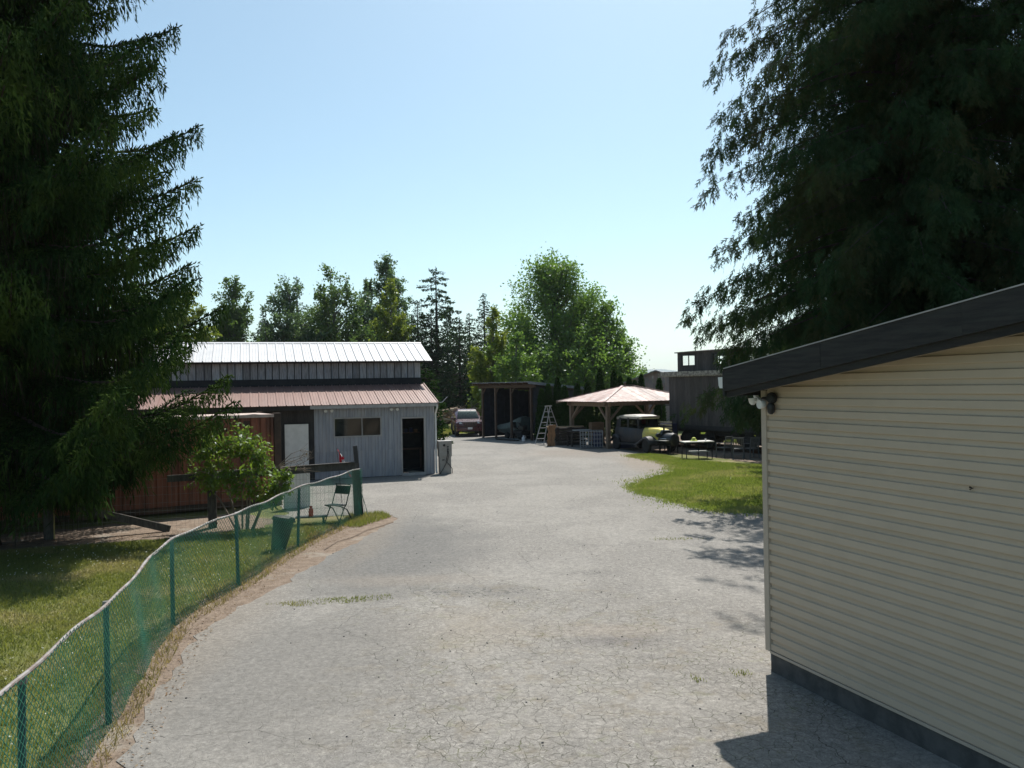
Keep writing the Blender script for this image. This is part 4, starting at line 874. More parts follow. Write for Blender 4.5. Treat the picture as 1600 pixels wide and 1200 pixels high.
for i, (x, y, h, r) in enumerate([(-31.5,101,12,5),(-22.5,102,13.5,5),(-15.5,97,12.5,5.2),(-12.6,101,12.5,5),(-8.0,100,12,5),(-2.0,84,9.5,5),(1.5,92,10,5)]):
    nm = ['behind the yellow green tree by the spruce','between the airy alder and the wide dark alder','under the tallest poplar','behind the bright yellow green tree','behind the tall open fir','left of the big broad tree at barn roof level','behind the left edge of the big broad tree'][i]
    conifer('fir_tree', (x,y,0), h, r, .5, MAT['fir'], 'dark understory fir '+nm, 40+i, 1.0, .42)

# columnar arborvitae hedge between pole barn and gazebo
ordn = ['first','second','third','fourth','fifth','sixth','seventh','eighth','ninth','tenth','eleventh','twelfth','thirteenth']
for i, (x, y, h) in enumerate([(1.75,47.2,3.05),(2.15,47.4,3.35),(2.72,47.5,3.78),(3.10,47.0,3.2),(3.90,47.6,3.45),(4.55,48.0,3.55),(5.35,48.4,4.3),(6.25,48.8,4.25),(6.65,49.0,3.8),(7.25,49.3,3.7),(7.65,49.6,3.5),(8.1,49.9,3.9),(9.3,50.3,3.6)]):
    root = thing('arborvitae', (x,y,0), 0, ordn[i]+' columnar arborvitae from the left in the hedge behind the stepladder', 'arborvitae', 'arborvitae hedge behind the gazebo')
    g = np.random.default_rng(60+i); n = 3600; t = g.uniform(0, 1, n)**.9; a = g.uniform(0, 6.28, n); rr = .42*(np.clip(1-t, 0, 1)**.55)*np.clip(t*9+.5, 0, 1)*np.sqrt(g.uniform(.45, 1.1, n))
    P = np.stack([rr*np.cos(a), rr*np.sin(a), .05+t*h*.97], 1); D = np.stack([np.cos(a)*.45, np.sin(a)*.45, np.full(n, 1.0)], 1)+rvec(g, n, .25); S = g.uniform(.10, .20, n)
    np_mesh('crown', leaf_quads(P, D, np.stack([np.cos(a), np.sin(a), np.zeros(n)], 1)+rvec(g, n, .5), S, S*.5), 4, MAT['thuja'], root)
    MB().tube((0,0,-.05),(0,0,h*.85),.05,.012,6).build('trunk', MAT['bark'], root)

# leafy shrub in front of the container
def shrub(loc, label, seed, blobs, n, ls, mat=None, dead=True):
    g = np.random.default_rng(seed); root = thing('leafy_shrub', loc, 0, label, 'shrub'); st = MB(); tw = MB(); P = []; D = []
    for (bx, by, bz, r, w) in blobs:
        base = (bx*.25+g.normal(0, .05), by*.25, 0); st.path([base, (bx*.55, by*.5, bz*.55), (bx, by, bz)], [.026, .018, .008], 6)
        m = int(n*w); k = 26; tips = unit(rvec(g, k))*r*g.uniform(.55, 1.05, (k, 1)); tips[:, 2] = tips[:, 2]*.85+.05
        for q in tips: st.path([(bx, by, bz-.2*r), (bx+q[0]*.5, by+q[1]*.5, bz+q[2]*.45), (bx+q[0], by+q[1], bz+q[2])], [.008, .006, .003], 4, False)
        j = g.integers(0, k, m); u = g.uniform(.45, 1.05, (m, 1)); c = np.array([bx, by, bz])+tips[j]*u+rvec(g, m, r*.10)
        P.append(c); D.append(tips[j]*.4/r+rvec(g, m, .5)+np.array([0,0,-.45]))
    P = np.concatenate(P); D = np.concatenate(D); m = len(P); S = ls*g.uniform(.6, 1.3, m)
    st.build('stems', MAT['twig'], root, True, fix=False)
    np_mesh('crown', leaf_quads(P, D, rvec(g, m, .5)+np.array([0,0,1.0]), S, S*.5), 4, mat or MAT['leaf_bush'], root)
    if dead:
        for _ in range(9):
            p = np.array([.75, .0, 1.45]); q = p+np.array([g.uniform(.45,.95), g.normal(0,.15), g.uniform(-.25,.55)]); mid = (p+q)/2+rvec(g, 1, .06)[0]
            tw.path([tuple(p), tuple(mid), tuple(q)], [.011, .007, .003], 4, False)
            for _ in range(4): e = q+rvec(g, 1, .16)[0]; tw.path([tuple(mid*.4+q*.6), tuple(e)], [.005, .002], 4, False)
        tw.build('dead_twigs', MAT['twig'], root, fix=False)
    return root
shrub((-6.45,19.1,0), 'bright leafy shrub with bare twigs before the orange container', 71, [(-.75,0,1.95,.62,.17),(-.15,.1,2.05,.55,.15),(.25,0,1.75,.55,.15),(-.55,-.2,1.35,.65,.17),(.15,-.2,1.15,.6,.13),(.85,-.1,1.15,.48,.12),(.65,-.2,.75,.4,.06),(-1.05,0,1.25,.45,.05)], 5200, .105)

# ------------------------------------------------------------------ grass, clover, litter
def scatter(poly, n, g, extra=None):
    poly = list(poly); xs = [p[0] for p in poly]; ys = [p[1] for p in poly]; out = []
    tot = 0
    while tot < n:
        Q = np.stack([g.uniform(min(xs), max(xs), n), g.uniform(min(ys), max(ys), n)], 1); k = inside(Q, poly)
        if extra is not None: k &= extra(Q)
        out.append(Q[k]); tot += int(k.sum())
    return np.concatenate(out)[:n]
def blades(name, label, cat, Q, h, w, mat, seed, z0=.0):
    g = np.random.default_rng(seed); n = len(Q); P = np.concatenate([Q, np.full((n, 1), z0)], 1); H_ = h*g.uniform(.5, 1.35, n)
    a = g.uniform(0, 6.28, n); s = np.stack([np.cos(a), np.sin(a), np.zeros(n)], 1)*(w*g.uniform(.6, 1.3, n))[:, None]
    tip = P+np.stack([g.normal(0, .42, n)*H_, g.normal(0, .42, n)*H_, H_], 1)
    o = np_mesh(name, np.stack([P-s, P+s, tip], 1).reshape(-1, 3), 3, mat); return tag(o, label, cat, kind='stuff')
g = np.random.default_rng(81)
LAWN_L = [(-2.8,-.5),(-3.2,2.6),(-3.8,5.9),(-4.25,8.0),(-5.0,11.3),(-4.9,13.56),(-4.75,16.8),(-4.3,20.0),(-5.9,19.3),(-7.6,18.0),(-12,16.6),(-16,15.4),(-16,8),(-8,2),(-6,-.5)]
view = lambda Q: (Q[:, 0] > -.72*Q[:, 1]-1.2)
def clumpy(Q, g, f=2.0, keep=.75):
    v = np.sin(Q[:,0]*f*1.3+1.7*np.sin(Q[:,1]*f*.7))+np.sin(Q[:,1]*f*1.1+1.3*np.sin(Q[:,0]*f*.9+1)); return Q[g.uniform(0, 1, len(Q)) < keep+.25*v*.5+.1]
blades('grass', 'short patchy lawn left of the chain-link fence', 'grass', clumpy(scatter(LAWN_L, 120000, g, view), g), .055, .0075, MAT['grass'], 82)
blades('dry_grass', 'dry straw blades along the foot of the green fence', 'grass', scatter([(x-.35, y) for x, y in FENCE]+[(x+.22, y) for x, y in reversed(FENCE)], 9000, g), .085, .006, MAT['grass_dry'], 83)
LAWN_R = [(3.85,25.4),(3.95,24.2),(4.5,22.3),(5.1,20.75),(6.3,20.15),(9.2,19.6),(14,19),(15,30),(11,31.5),(9.4,32),(8.0,33.6),(7.2,35.4),(6.9,37.2),(6.1,37.6),(5.6,36.5),(6.2,34.3),(6.5,32),(6.0,29.8),(4.5,27.3)]
blades('lawn_grass', 'bright green lawn patch between driveway and caboose', 'grass', clumpy(scatter(LAWN_R, 105000, g, lambda Q: Q[:,0] < .42*Q[:,1]+1), g, 1.1, .85), .065, .012, MAT['grass_lush'], 84)
edge = np.array([(9.2,19.3),(6.3,19.95),(5.03,20.5),(4.37,22.1),(3.80,24.1),(3.73,25.5),(4.3,27.2),(5.8,29.7),(6.3,32),(6.0,34.2),(5.3,36.1),(5.7,37.2)]); ei = g.integers(0, len(edge)-1, 7000); eu = g.uniform(0, 1, (7000, 1)); EQ = edge[ei]*(1-eu)+edge[ei+1]*eu
EQ = EQ+g.normal(0, .16, EQ.shape)*(1+1.2*(np.sin(EQ[:, :1]*5)*np.sin(EQ[:, 1:]*3.1) > .3))
blades('edge_grass', 'ragged grass creeping over the driveway edge of the bright lawn', 'grass', EQ, .06, .011, MAT['grass_lush'], 90, .012)
blades('weed_grass', 'weedy grass tufts at the end of the green fence', 'grass', scatter([(-4.3,19.4),(-3.75,18.9),(-3.15,20.4),(-3.5,21.2),(-4.3,20.9)], 2600, g), .09, .007, MAT['grass'], 85, .012)
blades('weed_grass', 'strip of grass growing through the asphalt by the fence', 'grass', clumpy(scatter([(-4.0,12.3),(-3.3,12.15),(-2.75,12.25),(-1.9,12.5),(-2.0,12.75),(-2.8,12.62),(-3.4,12.5)], 1700, g), g, 5, .3), .035, .006, MAT['grass'], 86, .012)
blades('weed_grass', 'tiny weeds rooted in the driveway cracks beside the garage', 'grass', np.concatenate([np.array([[2.55,9.05]])+g.normal(0,.08,(50,2)), np.array([[2.0,8.9]])+g.normal(0,.05,(36,2)), np.array([[3.4,16.9]])+g.normal(0,.16,(130,2))*np.array([1.6,.5])]), .035, .006, MAT['grass'], 87, .012)
blades('grass', 'rough field grass behind the maroon car', 'grass', scatter([(-14,52),(-5.6,49),(-4.4,52.5),(-4,57),(3,57),(3,64),(-14,64)], 26000, g), .16, .03, MAT['grass'], 88)
blades('lawn_grass', 'sunlit grass seen under the caboose', 'grass', scatter([(11.5,44),(16,35),(24,40),(20,56),(12,52)], 16000, g), .22, .03, MAT['grass_lush'], 89)
Q = scatter(LAWN_L, 800, g, view); Q = Q[(np.sin(Q[:,0]*1.1+.5)+np.sin(Q[:,1]*.9)) > -.2]; n = len(Q)
P = np.concatenate([Q, g.uniform(.05, .085, (n, 1))], 1); V = np.concatenate([leaf_quads(P, rvec(g, n), rvec(g, n), np.full(n, .017), np.full(n, .017)) for _ in range(3)])
tag(np_mesh('clover_flowers', V, 4, MAT['clover']), 'white clover flowers dotted over the left lawn', 'clover', kind='stuff')
Q = np.concatenate([scatter([(x-.3, y) for x, y in FENCE]+[(x+.55, y) for x, y in reversed(FENCE)], 4200, g), scatter([(-14,16.4),(-9.6,17.6),(-7,18.6),(-6.8,19.2),(-13,17.4)], 2200, g)]); n = len(Q)
P = np.concatenate([Q, g.uniform(.012, .03, (n, 1))], 1); D = rvec(g, n)*np.array([1,1,.2]); L = g.uniform(.015, .06, n)
tag(np_mesh('leaf_litter', leaf_quads(P, D, np.array([0,0,1.0])+rvec(g, n, .3), L, L*.3), 4, MAT['litter']), 'dry leaf litter and twigs on the dirt verge by the fence', 'leaf litter', kind='stuff')
mb = MB()
for _ in range(130):
    x, y = random.uniform(-4.0, 3.0), random.uniform(6.6, 19)
    mb.ico((x, y, .016), random.uniform(.005, .014), 1, 1, .7, .25)
tag(mb.build('loose_gravel', MAT['concrete'], fix=False), 'loose dark stones scattered over the driveway', 'gravel', kind='stuff')

# ------------------------------------------------------------------ pole barn with open front
PBA = math.atan2(-.77, .64)
pb = thing('pole_barn', (-2.05, 51.6, 0), PBA, 'open-fronted pole barn with tin roof and dark walls beyond the driveway', 'barn')
# x along the open front (towards the viewer and right), y back
PW, PD = 5.0, 4.2
for x in (.12, 1.45, 3.0, PW-.12):
    MB().box(x-.055,x+.055,.02,.14,0,3.30).build('post', MAT['timber_red'], pb)
for x in (.12, 1.45, 3.0): MB().bar((x+.05,.09,2.86),(x+.32,.09,3.20),.05,.07).build('knee_brace', MAT['timber_red'], pb)
MB().box(-.25,PW+.25,.0,.06,3.20,3.44).box(-.2,PW+.2,.165,.21,3.2,3.42).build('header_beam', MAT['timber_red'], pb)
for x in (.1, 2.65, PW-.1): MB().box(x-.06,x+.06,PD-.15,PD-.03,0,2.95).build('post', MAT['timber_red'], pb)
n = 14; rw = (PW+.6)/n; rl = math.hypot(PD+.9, .46); ra = -math.atan2(.46, PD+.9)
rp = MB(); rp.box(0,rw-.004,0,rl,0,.012); [rp.prism([(a,.012),(a+.05,.012),(a+.038,.035),(a+.012,.035)], 0, rl, 'y') for a in (.0, rw*.5)]
rpm = rp.mesh('roof_sheet', MAT['barn_roof'])
for i in range(n): put('roof_sheet', rpm, pb, (-.30+rw*i, -.5, 3.53+random.uniform(-.008,.008)), (ra, 0, 0))
for i in range(11): x = -.3+i*(PW+.6)/10; MB().bar((x,-.42,3.46),(x,PD+.3,3.04),.05,.13).build('rafter', MAT['timber_red'], pb)
MB().bar((PW+.33,-.5,3.50),(PW+.33,PD+.4,3.06),.05,.16).build('barge_board', MAT['barn_roof'], pb)
for i in range(9):
    w = PW/9; MB().box(i*w,i*w+w-.008,PD-.02,PD+.01,.05,3.0).build('wall_sheet', MAT['barn_wall'], pb)
for i in range(7):
    w = PD/7; h = 3.35-.4*(i/7)
    MB().box(-.01,.02,i*w+.17,i*w+w+.162,.05,h-.05).build('wall_sheet', MAT['barn_wall'], pb)
    MB().box(PW-.02,PW+.01,i*w+.17,i*w+w+.162,.05,h-.05).build('wall_sheet', MAT['barn_wall'], pb)
for z in (.9, 1.9): MB().box(.1,PW-.1,PD-.09,PD-.03,z,z+.10).build('girt', MAT['timber_red'], pb)

def pbp(x, y, z=0):
    c, s = math.cos(PBA), math.sin(PBA); return (-2.05+c*x-s*y, 51.6+s*x+c*y, z)
bt = thing('covered_boat', pbp(1.35, 1.15), PBA, 'boat under a pale teal tarp inside the pole barn', 'boat')
bt.scale = (.72,.72,.72)
hull = []
for x, w, h0, h1 in [(-1.25,.12,.75,.98),(-.95,.52,.55,1.18),(-.3,.72,.45,1.26),(.5,.78,.42,1.38),(1.3,.76,.42,1.62),(2.2,.70,.45,1.95),(2.5,.62,.5,1.9)]:
    hull.append([(x,-w*.5,h0),(x,-w,(h0+h1)*.42+.1),(x,-w*.92,h1-.12),(x,-w*.3,h1),(x,w*.3,h1),(x,w*.92,h1-.12),(x,w,(h0+h1)*.42+.1),(x,w*.5,h0)])
MB().loft(hull).build('tarp', MAT['tarp'], bt, True)
MB().bar((-1.8,0,.45),(2.4,0,.45),.08,.10).bar((.9,-.8,.36),(.9,.8,.36),.07,.07).build('trailer_frame', MAT['steel_dark'], bt)
for s in (-1, 1): MB().lathe([(.05,-.08),(.26,-.08),(.30,-.04),(.30,.04),(.26,.08),(.05,.08)], (.9,s*.85,.30), 'y', 18).build('wheel', MAT['rubber'], bt)
mw = thing('machine_clutter', pbp(3.2, .6), PBA, 'dark garden machine parked at the front of the pole barn', 'garden machine')
MB().box(-.5,.5,-.3,.3,.22,.55).build('deck', MAT['steel_dark'], mw, bevel=.03); MB().box(.0,.48,-.22,.22,.55,.85).build('hood', MAT['old_black'], mw, bevel=.05); MB().box(-.42,-.1,-.2,.2,.62,.70).bar((-.42,0,.66),(-.52,0,1.05),.36,.06).build('seat', MAT['black'], mw)
for sx in (-.38,.38):
    for sy in (-.34,.34): MB().lathe([(.03,-.06),(.19,-.06),(.22,-.03),(.22,.03),(.19,.06),(.03,.06)], (sx,sy,.22), 'y', 14).build('wheel', MAT['rubber'], mw)
MB().path([(.05,0,.85),(-.06,0,1.0)], .02, 6).lathe([(.14,0),(.16,.012),(.14,.024)], (-.08,0,1.0), 'z', 12).build('steering_wheel', MAT['black'], mw)
for i, (x0, y0, x1, y1, lab) in enumerate([(2.2,-.55,4.2,-.35,'long pale pipe lying in front of the pole barn'),(2.6,-.85,4.6,-.75,'dark pipe lying nearest the driveway before the pole barn')]):
    p = thing('pipe', (0,0,0), 0, lab, 'pipe', 'pipes before the pole barn'); a, b = pbp(x0,y0), pbp(x1,y1)
    p.location = a; MB().tube((0,0,.05+.03*i), (b[0]-a[0], b[1]-a[1], .06), .05, .05, 10).build('pipe_tube', MAT['tarp'] if i == 0 else MAT['steel_dark'], p, True)
lb = thing('lumber_rack', pbp(4.1, 2.4), PBA, 'dark lumber leaning against the back of the pole barn', 'lumber')
for i in range(9): MB().bar((-.6+i*.14+random.uniform(-.03,.03),0,.02),(-.55+i*.15,1.2,2.0+random.uniform(-.4,.4)),.09,.04).build('board', MAT['pallet'] if i % 3 else MAT['timber_red'], lb)
dm = thing('oil_drum', pbp(2.45, 1.9), 0, 'dark steel drum behind the boat in the pole barn', 'drum')
MB().lathe([(.0,0),(.28,0),(.29,.02),(.28,.04),(.28,.28),(.295,.30),(.28,.32),(.28,.58),(.295,.60),(.28,.62),(.28,.86),(.29,.88),(.0,.88)], n=20).build('drum_shell', MAT['rust_dark'], dm, True)
jug = thing('jug', pbp(4.85,-.55), 0, 'small pale jug on the ground left of the stepladder', 'jug')
MB().lathe([(.0,.0),(.09,.0),(.10,.03),(.10,.22),(.04,.30),(.035,.36),(.0,.36)], n=14).build('jug_body', MAT['flag_white'], jug, True); MB().path([(.09,0,.2),(.15,0,.24),(.12,0,.32),(.04,0,.33)], .014, 6).build('handle', MAT['flag_white'], jug)

# ------------------------------------------------------------------ vehicles
def wheel(parent, x, y, z, r, w, rimm, spokes=5):
    t = MB().lathe([(r*.62,-w/2),(r*.9,-w/2),(r,-w*.36),(r,w*.36),(r*.9,w/2),(r*.62,w/2)], (0,0,0), 'x', 22).build('wheel', MAT['rubber'], parent, True, loc=(x,y,z))
    mb = MB(); mb.lathe([(r*.50,-w*.42),(r*.63,-w*.42),(r*.63,w*.42),(r*.50,w*.42)], (0,0,0), 'x', 22)
    for k in range(spokes): a = 2*math.pi*k/spokes; mb.bar((0,0,0),(0,math.cos(a)*r*.56,math.sin(a)*r*.56),w*.25,r*.16 if spokes < 8 else r*.06, up=(1,0,0))
    mb.lathe([(.02,-w*.30),(r*.18,-w*.28),(r*.18,w*.28),(.02,w*.30)], (0,0,0), 'x', 12); mb.build('rim', rimm, t); return t
def rring(y, w, z0, z1, r=.08, wt=None):
    """rounded cross-section in x/z at a given y, narrower at the top"""
    wt = wt or w
    return [(-w+r*.3,y,z0),(-w,y,z0+r),(-w,y,z1-(z1-z0)*.35),(-wt,y,z1-r),(-wt+r,y,z1),(wt-r,y,z1),(wt,y,z1-r),(w,y,z1-(z1-z0)*.35),(w,y,z0+r),(w-r*.3,y,z0)]
def suv(loc, rz, label, paint):
    c = thing('suv', loc, rz, label, 'car')                               # front towards -y
    MB().loft([rring(-2.12,.74,.42,.86,.06),rring(-2.05,.86,.36,.98,.08),rring(-1.75,.915,.33,1.02,.08),rring(-.95,.92,.33,1.10,.08),rring(.9,.92,.33,1.12,.08),rring(1.95,.90,.34,1.10,.08),rring(2.12,.82,.42,1.0,.08)]).build('body', paint, c, True)
    MB().loft([rring(-2.03,.62,.93,1.00,.03),rring(-1.7,.74,.98,1.06,.04),rring(-.95,.80,1.04,1.145,.05)]).build('hood', paint, c, True)
    MB().loft([rring(-1.02,.80,1.08,1.12,.02,.79),rring(-.36,.82,1.08,1.70,.06,.66),rring(.1,.83,1.08,1.77,.06,.67),rring(1.6,.82,1.08,1.76,.06,.66),rring(2.05,.80,1.08,1.66,.06,.64),rring(2.1,.79,1.08,1.2,.03,.77)]).build('cabin', paint, c, True)
    MB().add([(-.76,-1.005,1.14),(.76,-1.005,1.14),(.62,-.43,1.675),(-.62,-.43,1.675)], [(0,1,2,3)]).build('windshield', MAT['car_glass'], c)
    for s in (-1, 1):
        MB().add([(s*.835,-.70,1.16),(s*.835,.40,1.16),(s*.70,.40,1.64),(s*.70,-.25,1.64)], [(0,1,2,3)]).build('side_window', MAT['car_glass'], c)
        MB().add([(s*.835,.48,1.16),(s*.83,1.75,1.16),(s*.70,1.65,1.64),(s*.70,.48,1.64)], [(0,1,2,3)]).build('side_window', MAT['car_glass'], c)
        h = MB().lathe([(.0,-2.115),(.115,-2.11),(.125,-2.07),(.125,-1.95)], (s*.60,0,.82), 'y', 16).build('headlight', MAT['lamp'], c, True)
        MB().lathe([(.128,-2.10),(.15,-2.095),(.15,-2.02),(.128,-2.02)], (s*.60,0,.82), 'y', 16).build('bezel', MAT['chrome'], h, True)
        MB().box(s*.82-.06,s*.82+.06,-2.04,-1.88,.74,.80).build('indicator', M('amber%d' % s, (.5,.2,.03), None, 4, .3), c)
        MB().lathe([(.0,-2.17),(.06,-2.165),(.065,-2.1)], (s*.60,0,.50), 'y', 12).build('fog_light', MAT['lamp'], c, True)
        mm = MB().loft([rring(-.86,.09,1.12,1.27,.03),rring(-.70,.10,1.10,1.29,.03)]).build('mirror', paint, c, True, loc=(s*1.02,0,0)); MB().bar((-s*.20,-.78,1.17),(-s*.05,-.78,1.18),.05,.05).build('mirror_arm', MAT['black'], mm)
        MB().path([(s*.66,-.30,1.80),(s*.68,.2,1.83),(s*.68,1.5,1.82),(s*.66,1.8,1.76)], .02, 6).build('roof_rail', MAT['black'], c)
        MB().path([(s*.93,.2+.62*0,1.02),(s*.955,.22,1.02),(s*.955,.36,1.02),(s*.93,.38,1.02)], .014, 5).build('door_handle', MAT['chrome'], c)
        for y in (-1.36, 1.30):
            wheel(c, s*.80, y, .36, .36, .23, MAT['alloy'])
            MB().path([(s*.925, y+math.cos(a)*.44, .36+math.sin(a)*.44) for a in np.linspace(-.15, 3.3, 12)], .035, 6).build('wheel_arch', MAT['black'], c, True)
    gr = MB().box(-.43,.43,-2.135,-2.05,.70,.96).build('grille', MAT['black'], c, bevel=.01)
    for i in range(7): MB().box(-.375+i*.115,-.315+i*.115,-2.15,-2.136,.72,.94).build('grille_slot', MAT['steel_dark'], gr)
    for i in range(8): MB().box(-.43+i*.115,-.378+i*.115,-2.152,-2.137,.71,.95).build('grille_bar', paint, gr)
    MB().loft([rring(-2.20,.72,.42,.62,.05),rring(-2.14,.86,.40,.66,.06),rring(-1.9,.92,.40,.66,.06)]).build('bumper', paint, c, True)
    MB().box(-.55,.55,-2.18,-2.02,.33,.40).build('lower_grille', MAT['black'], c)
    MB().box(-.155,.155,-2.222,-2.203,.50,.64).build('number_plate', MAT['flag_white'], c)
    for s in (-1, 1): MB().box(s*.83-.07,s*.83+.07,2.02,2.11,.85,1.12).build('tail_light', MAT['red'], c)
    MB().box(-.60,.60,-.55,-.50,1.0,1.3).box(-.55,-.10,.2,.45,.6,1.45).box(.10,.55,.2,.45,.6,1.45).build('interior', MAT['black'], c)
    return c
suv((-3.15, 54.6, .012), R(9), 'maroon sport utility vehicle parked facing the viewer at the driveway end', MAT['maroon'])
# second vehicle: only its nose shows past the shed corner
suv((-6.85, 58.0, 0), R(30), 'dark blue vehicle half hidden behind the shed corner', MAT['dark_blue_paint'])

def sedan(loc, rz, label, paint):
    c = thing('sedan', loc, rz, label, 'car')
    MB().loft([rring(-2.2,.70,.40,.70,.06),rring(-2.0,.84,.30,.78,.07),rring(-.9,.87,.28,.90,.08),rring(1.2,.87,.28,.94,.08),rring(2.1,.84,.32,.92,.08),rring(2.25,.74,.42,.84,.07)]).build('body', paint, c, True)
    MB().loft([rring(-.95,.74,.88,.92,.02),rring(-.25,.76,.88,1.36,.06,.58),rring(.8,.77,.88,1.40,.06,.58),rring(1.7,.74,.90,.98,.03,.70)]).build('cabin', paint, c, True)
    MB().add([(-.70,-.93,.94),(.70,-.93,.94),(.56,-.30,1.34),(-.56,-.30,1.34)], [(0,1,2,3)]).build('windshield', MAT['car_glass'], c)
    for s in (-1, 1):
        MB().add([(s*.775,-.6,.95),(s*.775,1.3,.97),(s*.63,.85,1.34),(s*.63,-.15,1.33)], [(0,1,2,3)]).build('side_window', MAT['car_glass'], c)
        MB().box(s*.60-.16,s*.60+.16,-2.16,-2.0,.60,.72).build('headlight', MAT['lamp'], c, bevel=.02)
        for y in (-1.35, 1.30): wheel(c, s*.76, y, .32, .32, .20, MAT['alloy'])
    MB().box(-.35,.35,-2.215,-2.1,.50,.62).build('grille', MAT['black'], c); return c
sedan((-.95, 57.6, 0), R(-70), 'mid blue car behind the maroon vehicle, partly hidden by the pole barn', MAT['blue_paint'])

# vintage saloon with yellow hood
vc = thing('vintage_car', (6.5, 39.5, .01), R(24), 'grey vintage saloon with faded yellow hood and pale top by the gazebo', 'car')
def vring(y, w, z0, z1, wt, r=.10): return [(-w*.9,y,z0),(-w,y,z0+.12),(-w,y,z0+(z1-z0)*.55),(-wt,y,z1-r),(-wt+r*.9,y,z1),(wt-r*.9,y,z1),(wt,y,z1-r),(w,y,z0+(z1-z0)*.55),(w,y,z0+.12),(w*.9,y,z0)]
MB().loft([vring(-.62,.50,.46,1.10,.46,.06),vring(-.45,.60,.42,1.13,.58,.04),vring(.2,.66,.42,1.15,.64,.04),vring(1.2,.66,.42,1.15,.64,.04),vring(1.75,.60,.46,1.12,.58,.05),vring(1.98,.48,.58,1.0,.42,.1)]).build('body', MAT['old_grey'], vc, True)
# roof and pillars
MB().loft([vring(-.62,.50,1.60,1.66,.44,.03),vring(-.50,.63,1.58,1.70,.56,.05),vring(.0,.65,1.58,1.765,.57,.06),vring(1.0,.64,1.58,1.76,.55,.06),vring(1.62,.56,1.52,1.69,.46,.06),vring(1.86,.42,1.46,1.56,.34,.04)]).build('roof', MAT['old_roof'], vc, True)
for s in (-1, 1):
    for y0, z0, y1, z1, w in [(-.50,1.10,-.40,1.62,.07),(.45,1.12,.45,1.62,.09),(1.22,1.12,1.20,1.62,.12)]:
        MB().bar((s*.625,y0,z0),(s*.61,y1,z1),.04,w, up=(0,1,0)).build('pillar', MAT['old_grey'], vc)
    MB().loft([[(s*.62,1.22,1.10),(s*.60,1.22,1.62),(s*.55,1.22,1.62),(s*.56,1.22,1.10)],[(s*.52,1.80,1.05),(s*.44,1.74,1.58),(s*.40,1.70,1.58),(s*.46,1.74,1.05)]]).build('rear_quarter', MAT['old_grey'], vc, True)
    for a, b in [(-.36,.40),(.50,1.14)]:
        MB().add([(s*.622,a,1.14),(s*.622,b,1.14),(s*.606,b,1.58),(s*.606,a+.03,1.58)], [(0,1,2,3)]).build('side_window', MAT['car_glass'], vc)
    MB().box(s*.655-.006,s*.655+.012*s,.43,.445,.50,1.12).build('door_seam', MAT['black'], vc)
MB().bar((-.44,1.70,1.10),(-.40,1.72,1.58),.05,.05).bar((.44,1.70,1.10),(.40,1.72,1.58),.05,.05).bar((-.46,1.84,1.05),(.46,1.84,1.05),.06,.16).build('rear_frame', MAT['old_grey'], vc)
MB().add([(-.52,-.50,1.14),(.52,-.50,1.14),(.50,-.42,1.58),(-.50,-.42,1.58)], [(0,1,2,3)]).build('windshield', MAT['car_glass'], vc)
MB().box(-.5,.5,.35,.75,.5,1.05).box(-.48,.48,1.3,1.55,.5,1.25).build('seat', MAT['cardboard'], vc)
MB().box(.30,.52,.62,.66,1.28,1.52).build('sticker', MAT['red'], vc)
hd = MB().loft([vring(-1.82,.33,.60,1.10,.27,.06),vring(-1.6,.36,.56,1.13,.30,.07),vring(-.64,.52,.52,1.17,.44,.09)]).build('hood', MAT['yellow'], vc, True)
for s in (-1, 1):
    for i in range(4): MB().bar((s*(.372),-1.55,.72+.075*i),(s*(.515),-.75,.72+.075*i),.012,.03).build('louvre', MAT['yellow'], hd)
MB().loft([vring(-1.94,.30,.42,1.07,.25,.07),vring(-1.825,.33,.42,1.095,.28,.08)]).build('radiator', MAT['old_black'], vc, True)
MB().box(-.24,.24,-1.96,-1.942,.50,.98).build('grille', MAT['steel_dark'], vc)
def fender(s, yc, r, a0, a1, mat, tail):
    rings = []
    pts = [(yc-math.cos(a)*r, .34+math.sin(a)*r) for a in np.linspace(R(a0), R(a1), 12)]+tail
    for i, (y, z) in enumerate(pts):
        xin, xout = .30 if yc < 0 else .52, .84
        rings.append([(s*xin,y,z-.02),(s*xin,y,z+.03),(s*(xin+xout)/2,y,z+.06),(s*(xout-.05),y,z+.035),(s*xout,y,z-.05),(s*(xout-.02),y,z-.09),(s*(xout-.05),y,z-.0),(s*(xin+xout)/2,y,z+.02)])
    return MB().loft(rings)
for s in (-1, 1):
    fender(s, -1.28, .40, 10, 125, None, [(-.86,.58),(-.62,.45),(-.36,.36)]).build('front_fender', MAT['old_grey'] if s < 0 else MAT['old_black'], vc, True)
    fender(s, 1.42, .42, 40, 172, None, []).build('rear_fender', MAT['old_grey'], vc, True)
    MB().box(s*.70-.13,s*.70+.13,-.36,1.06,.33,.37).build('running_board', MAT['old_grey'], vc)
    wheel(vc, s*.70, -1.28, .33, .335, .13, MAT['old_grey'], 12); wheel(vc, s*.70, 1.42, .33, .335, .13, MAT['old_grey'], 12)
    MB().lathe([(.0,-1.90),(.10,-1.89),(.115,-1.84),(.09,-1.74),(.02,-1.66)], (s*.42,0,.86), 'y', 14).build('headlamp', MAT['old_black'], vc, True)
MB().box(-.60,.60,-2.06,-2.02,.42,.48).build('bumper', MAT['steel_dark'], vc); MB().box(-.5,.5,-1.8,1.8,.36,.42).build('chassis', MAT['steel_dark'], vc)
MB().bar((-.66,-1.28,.36),(.66,-1.28,.36),.06,.06).bar((-.66,1.42,.36),(.66,1.42,.36),.06,.06).build('axle', MAT['steel_dark'], vc)

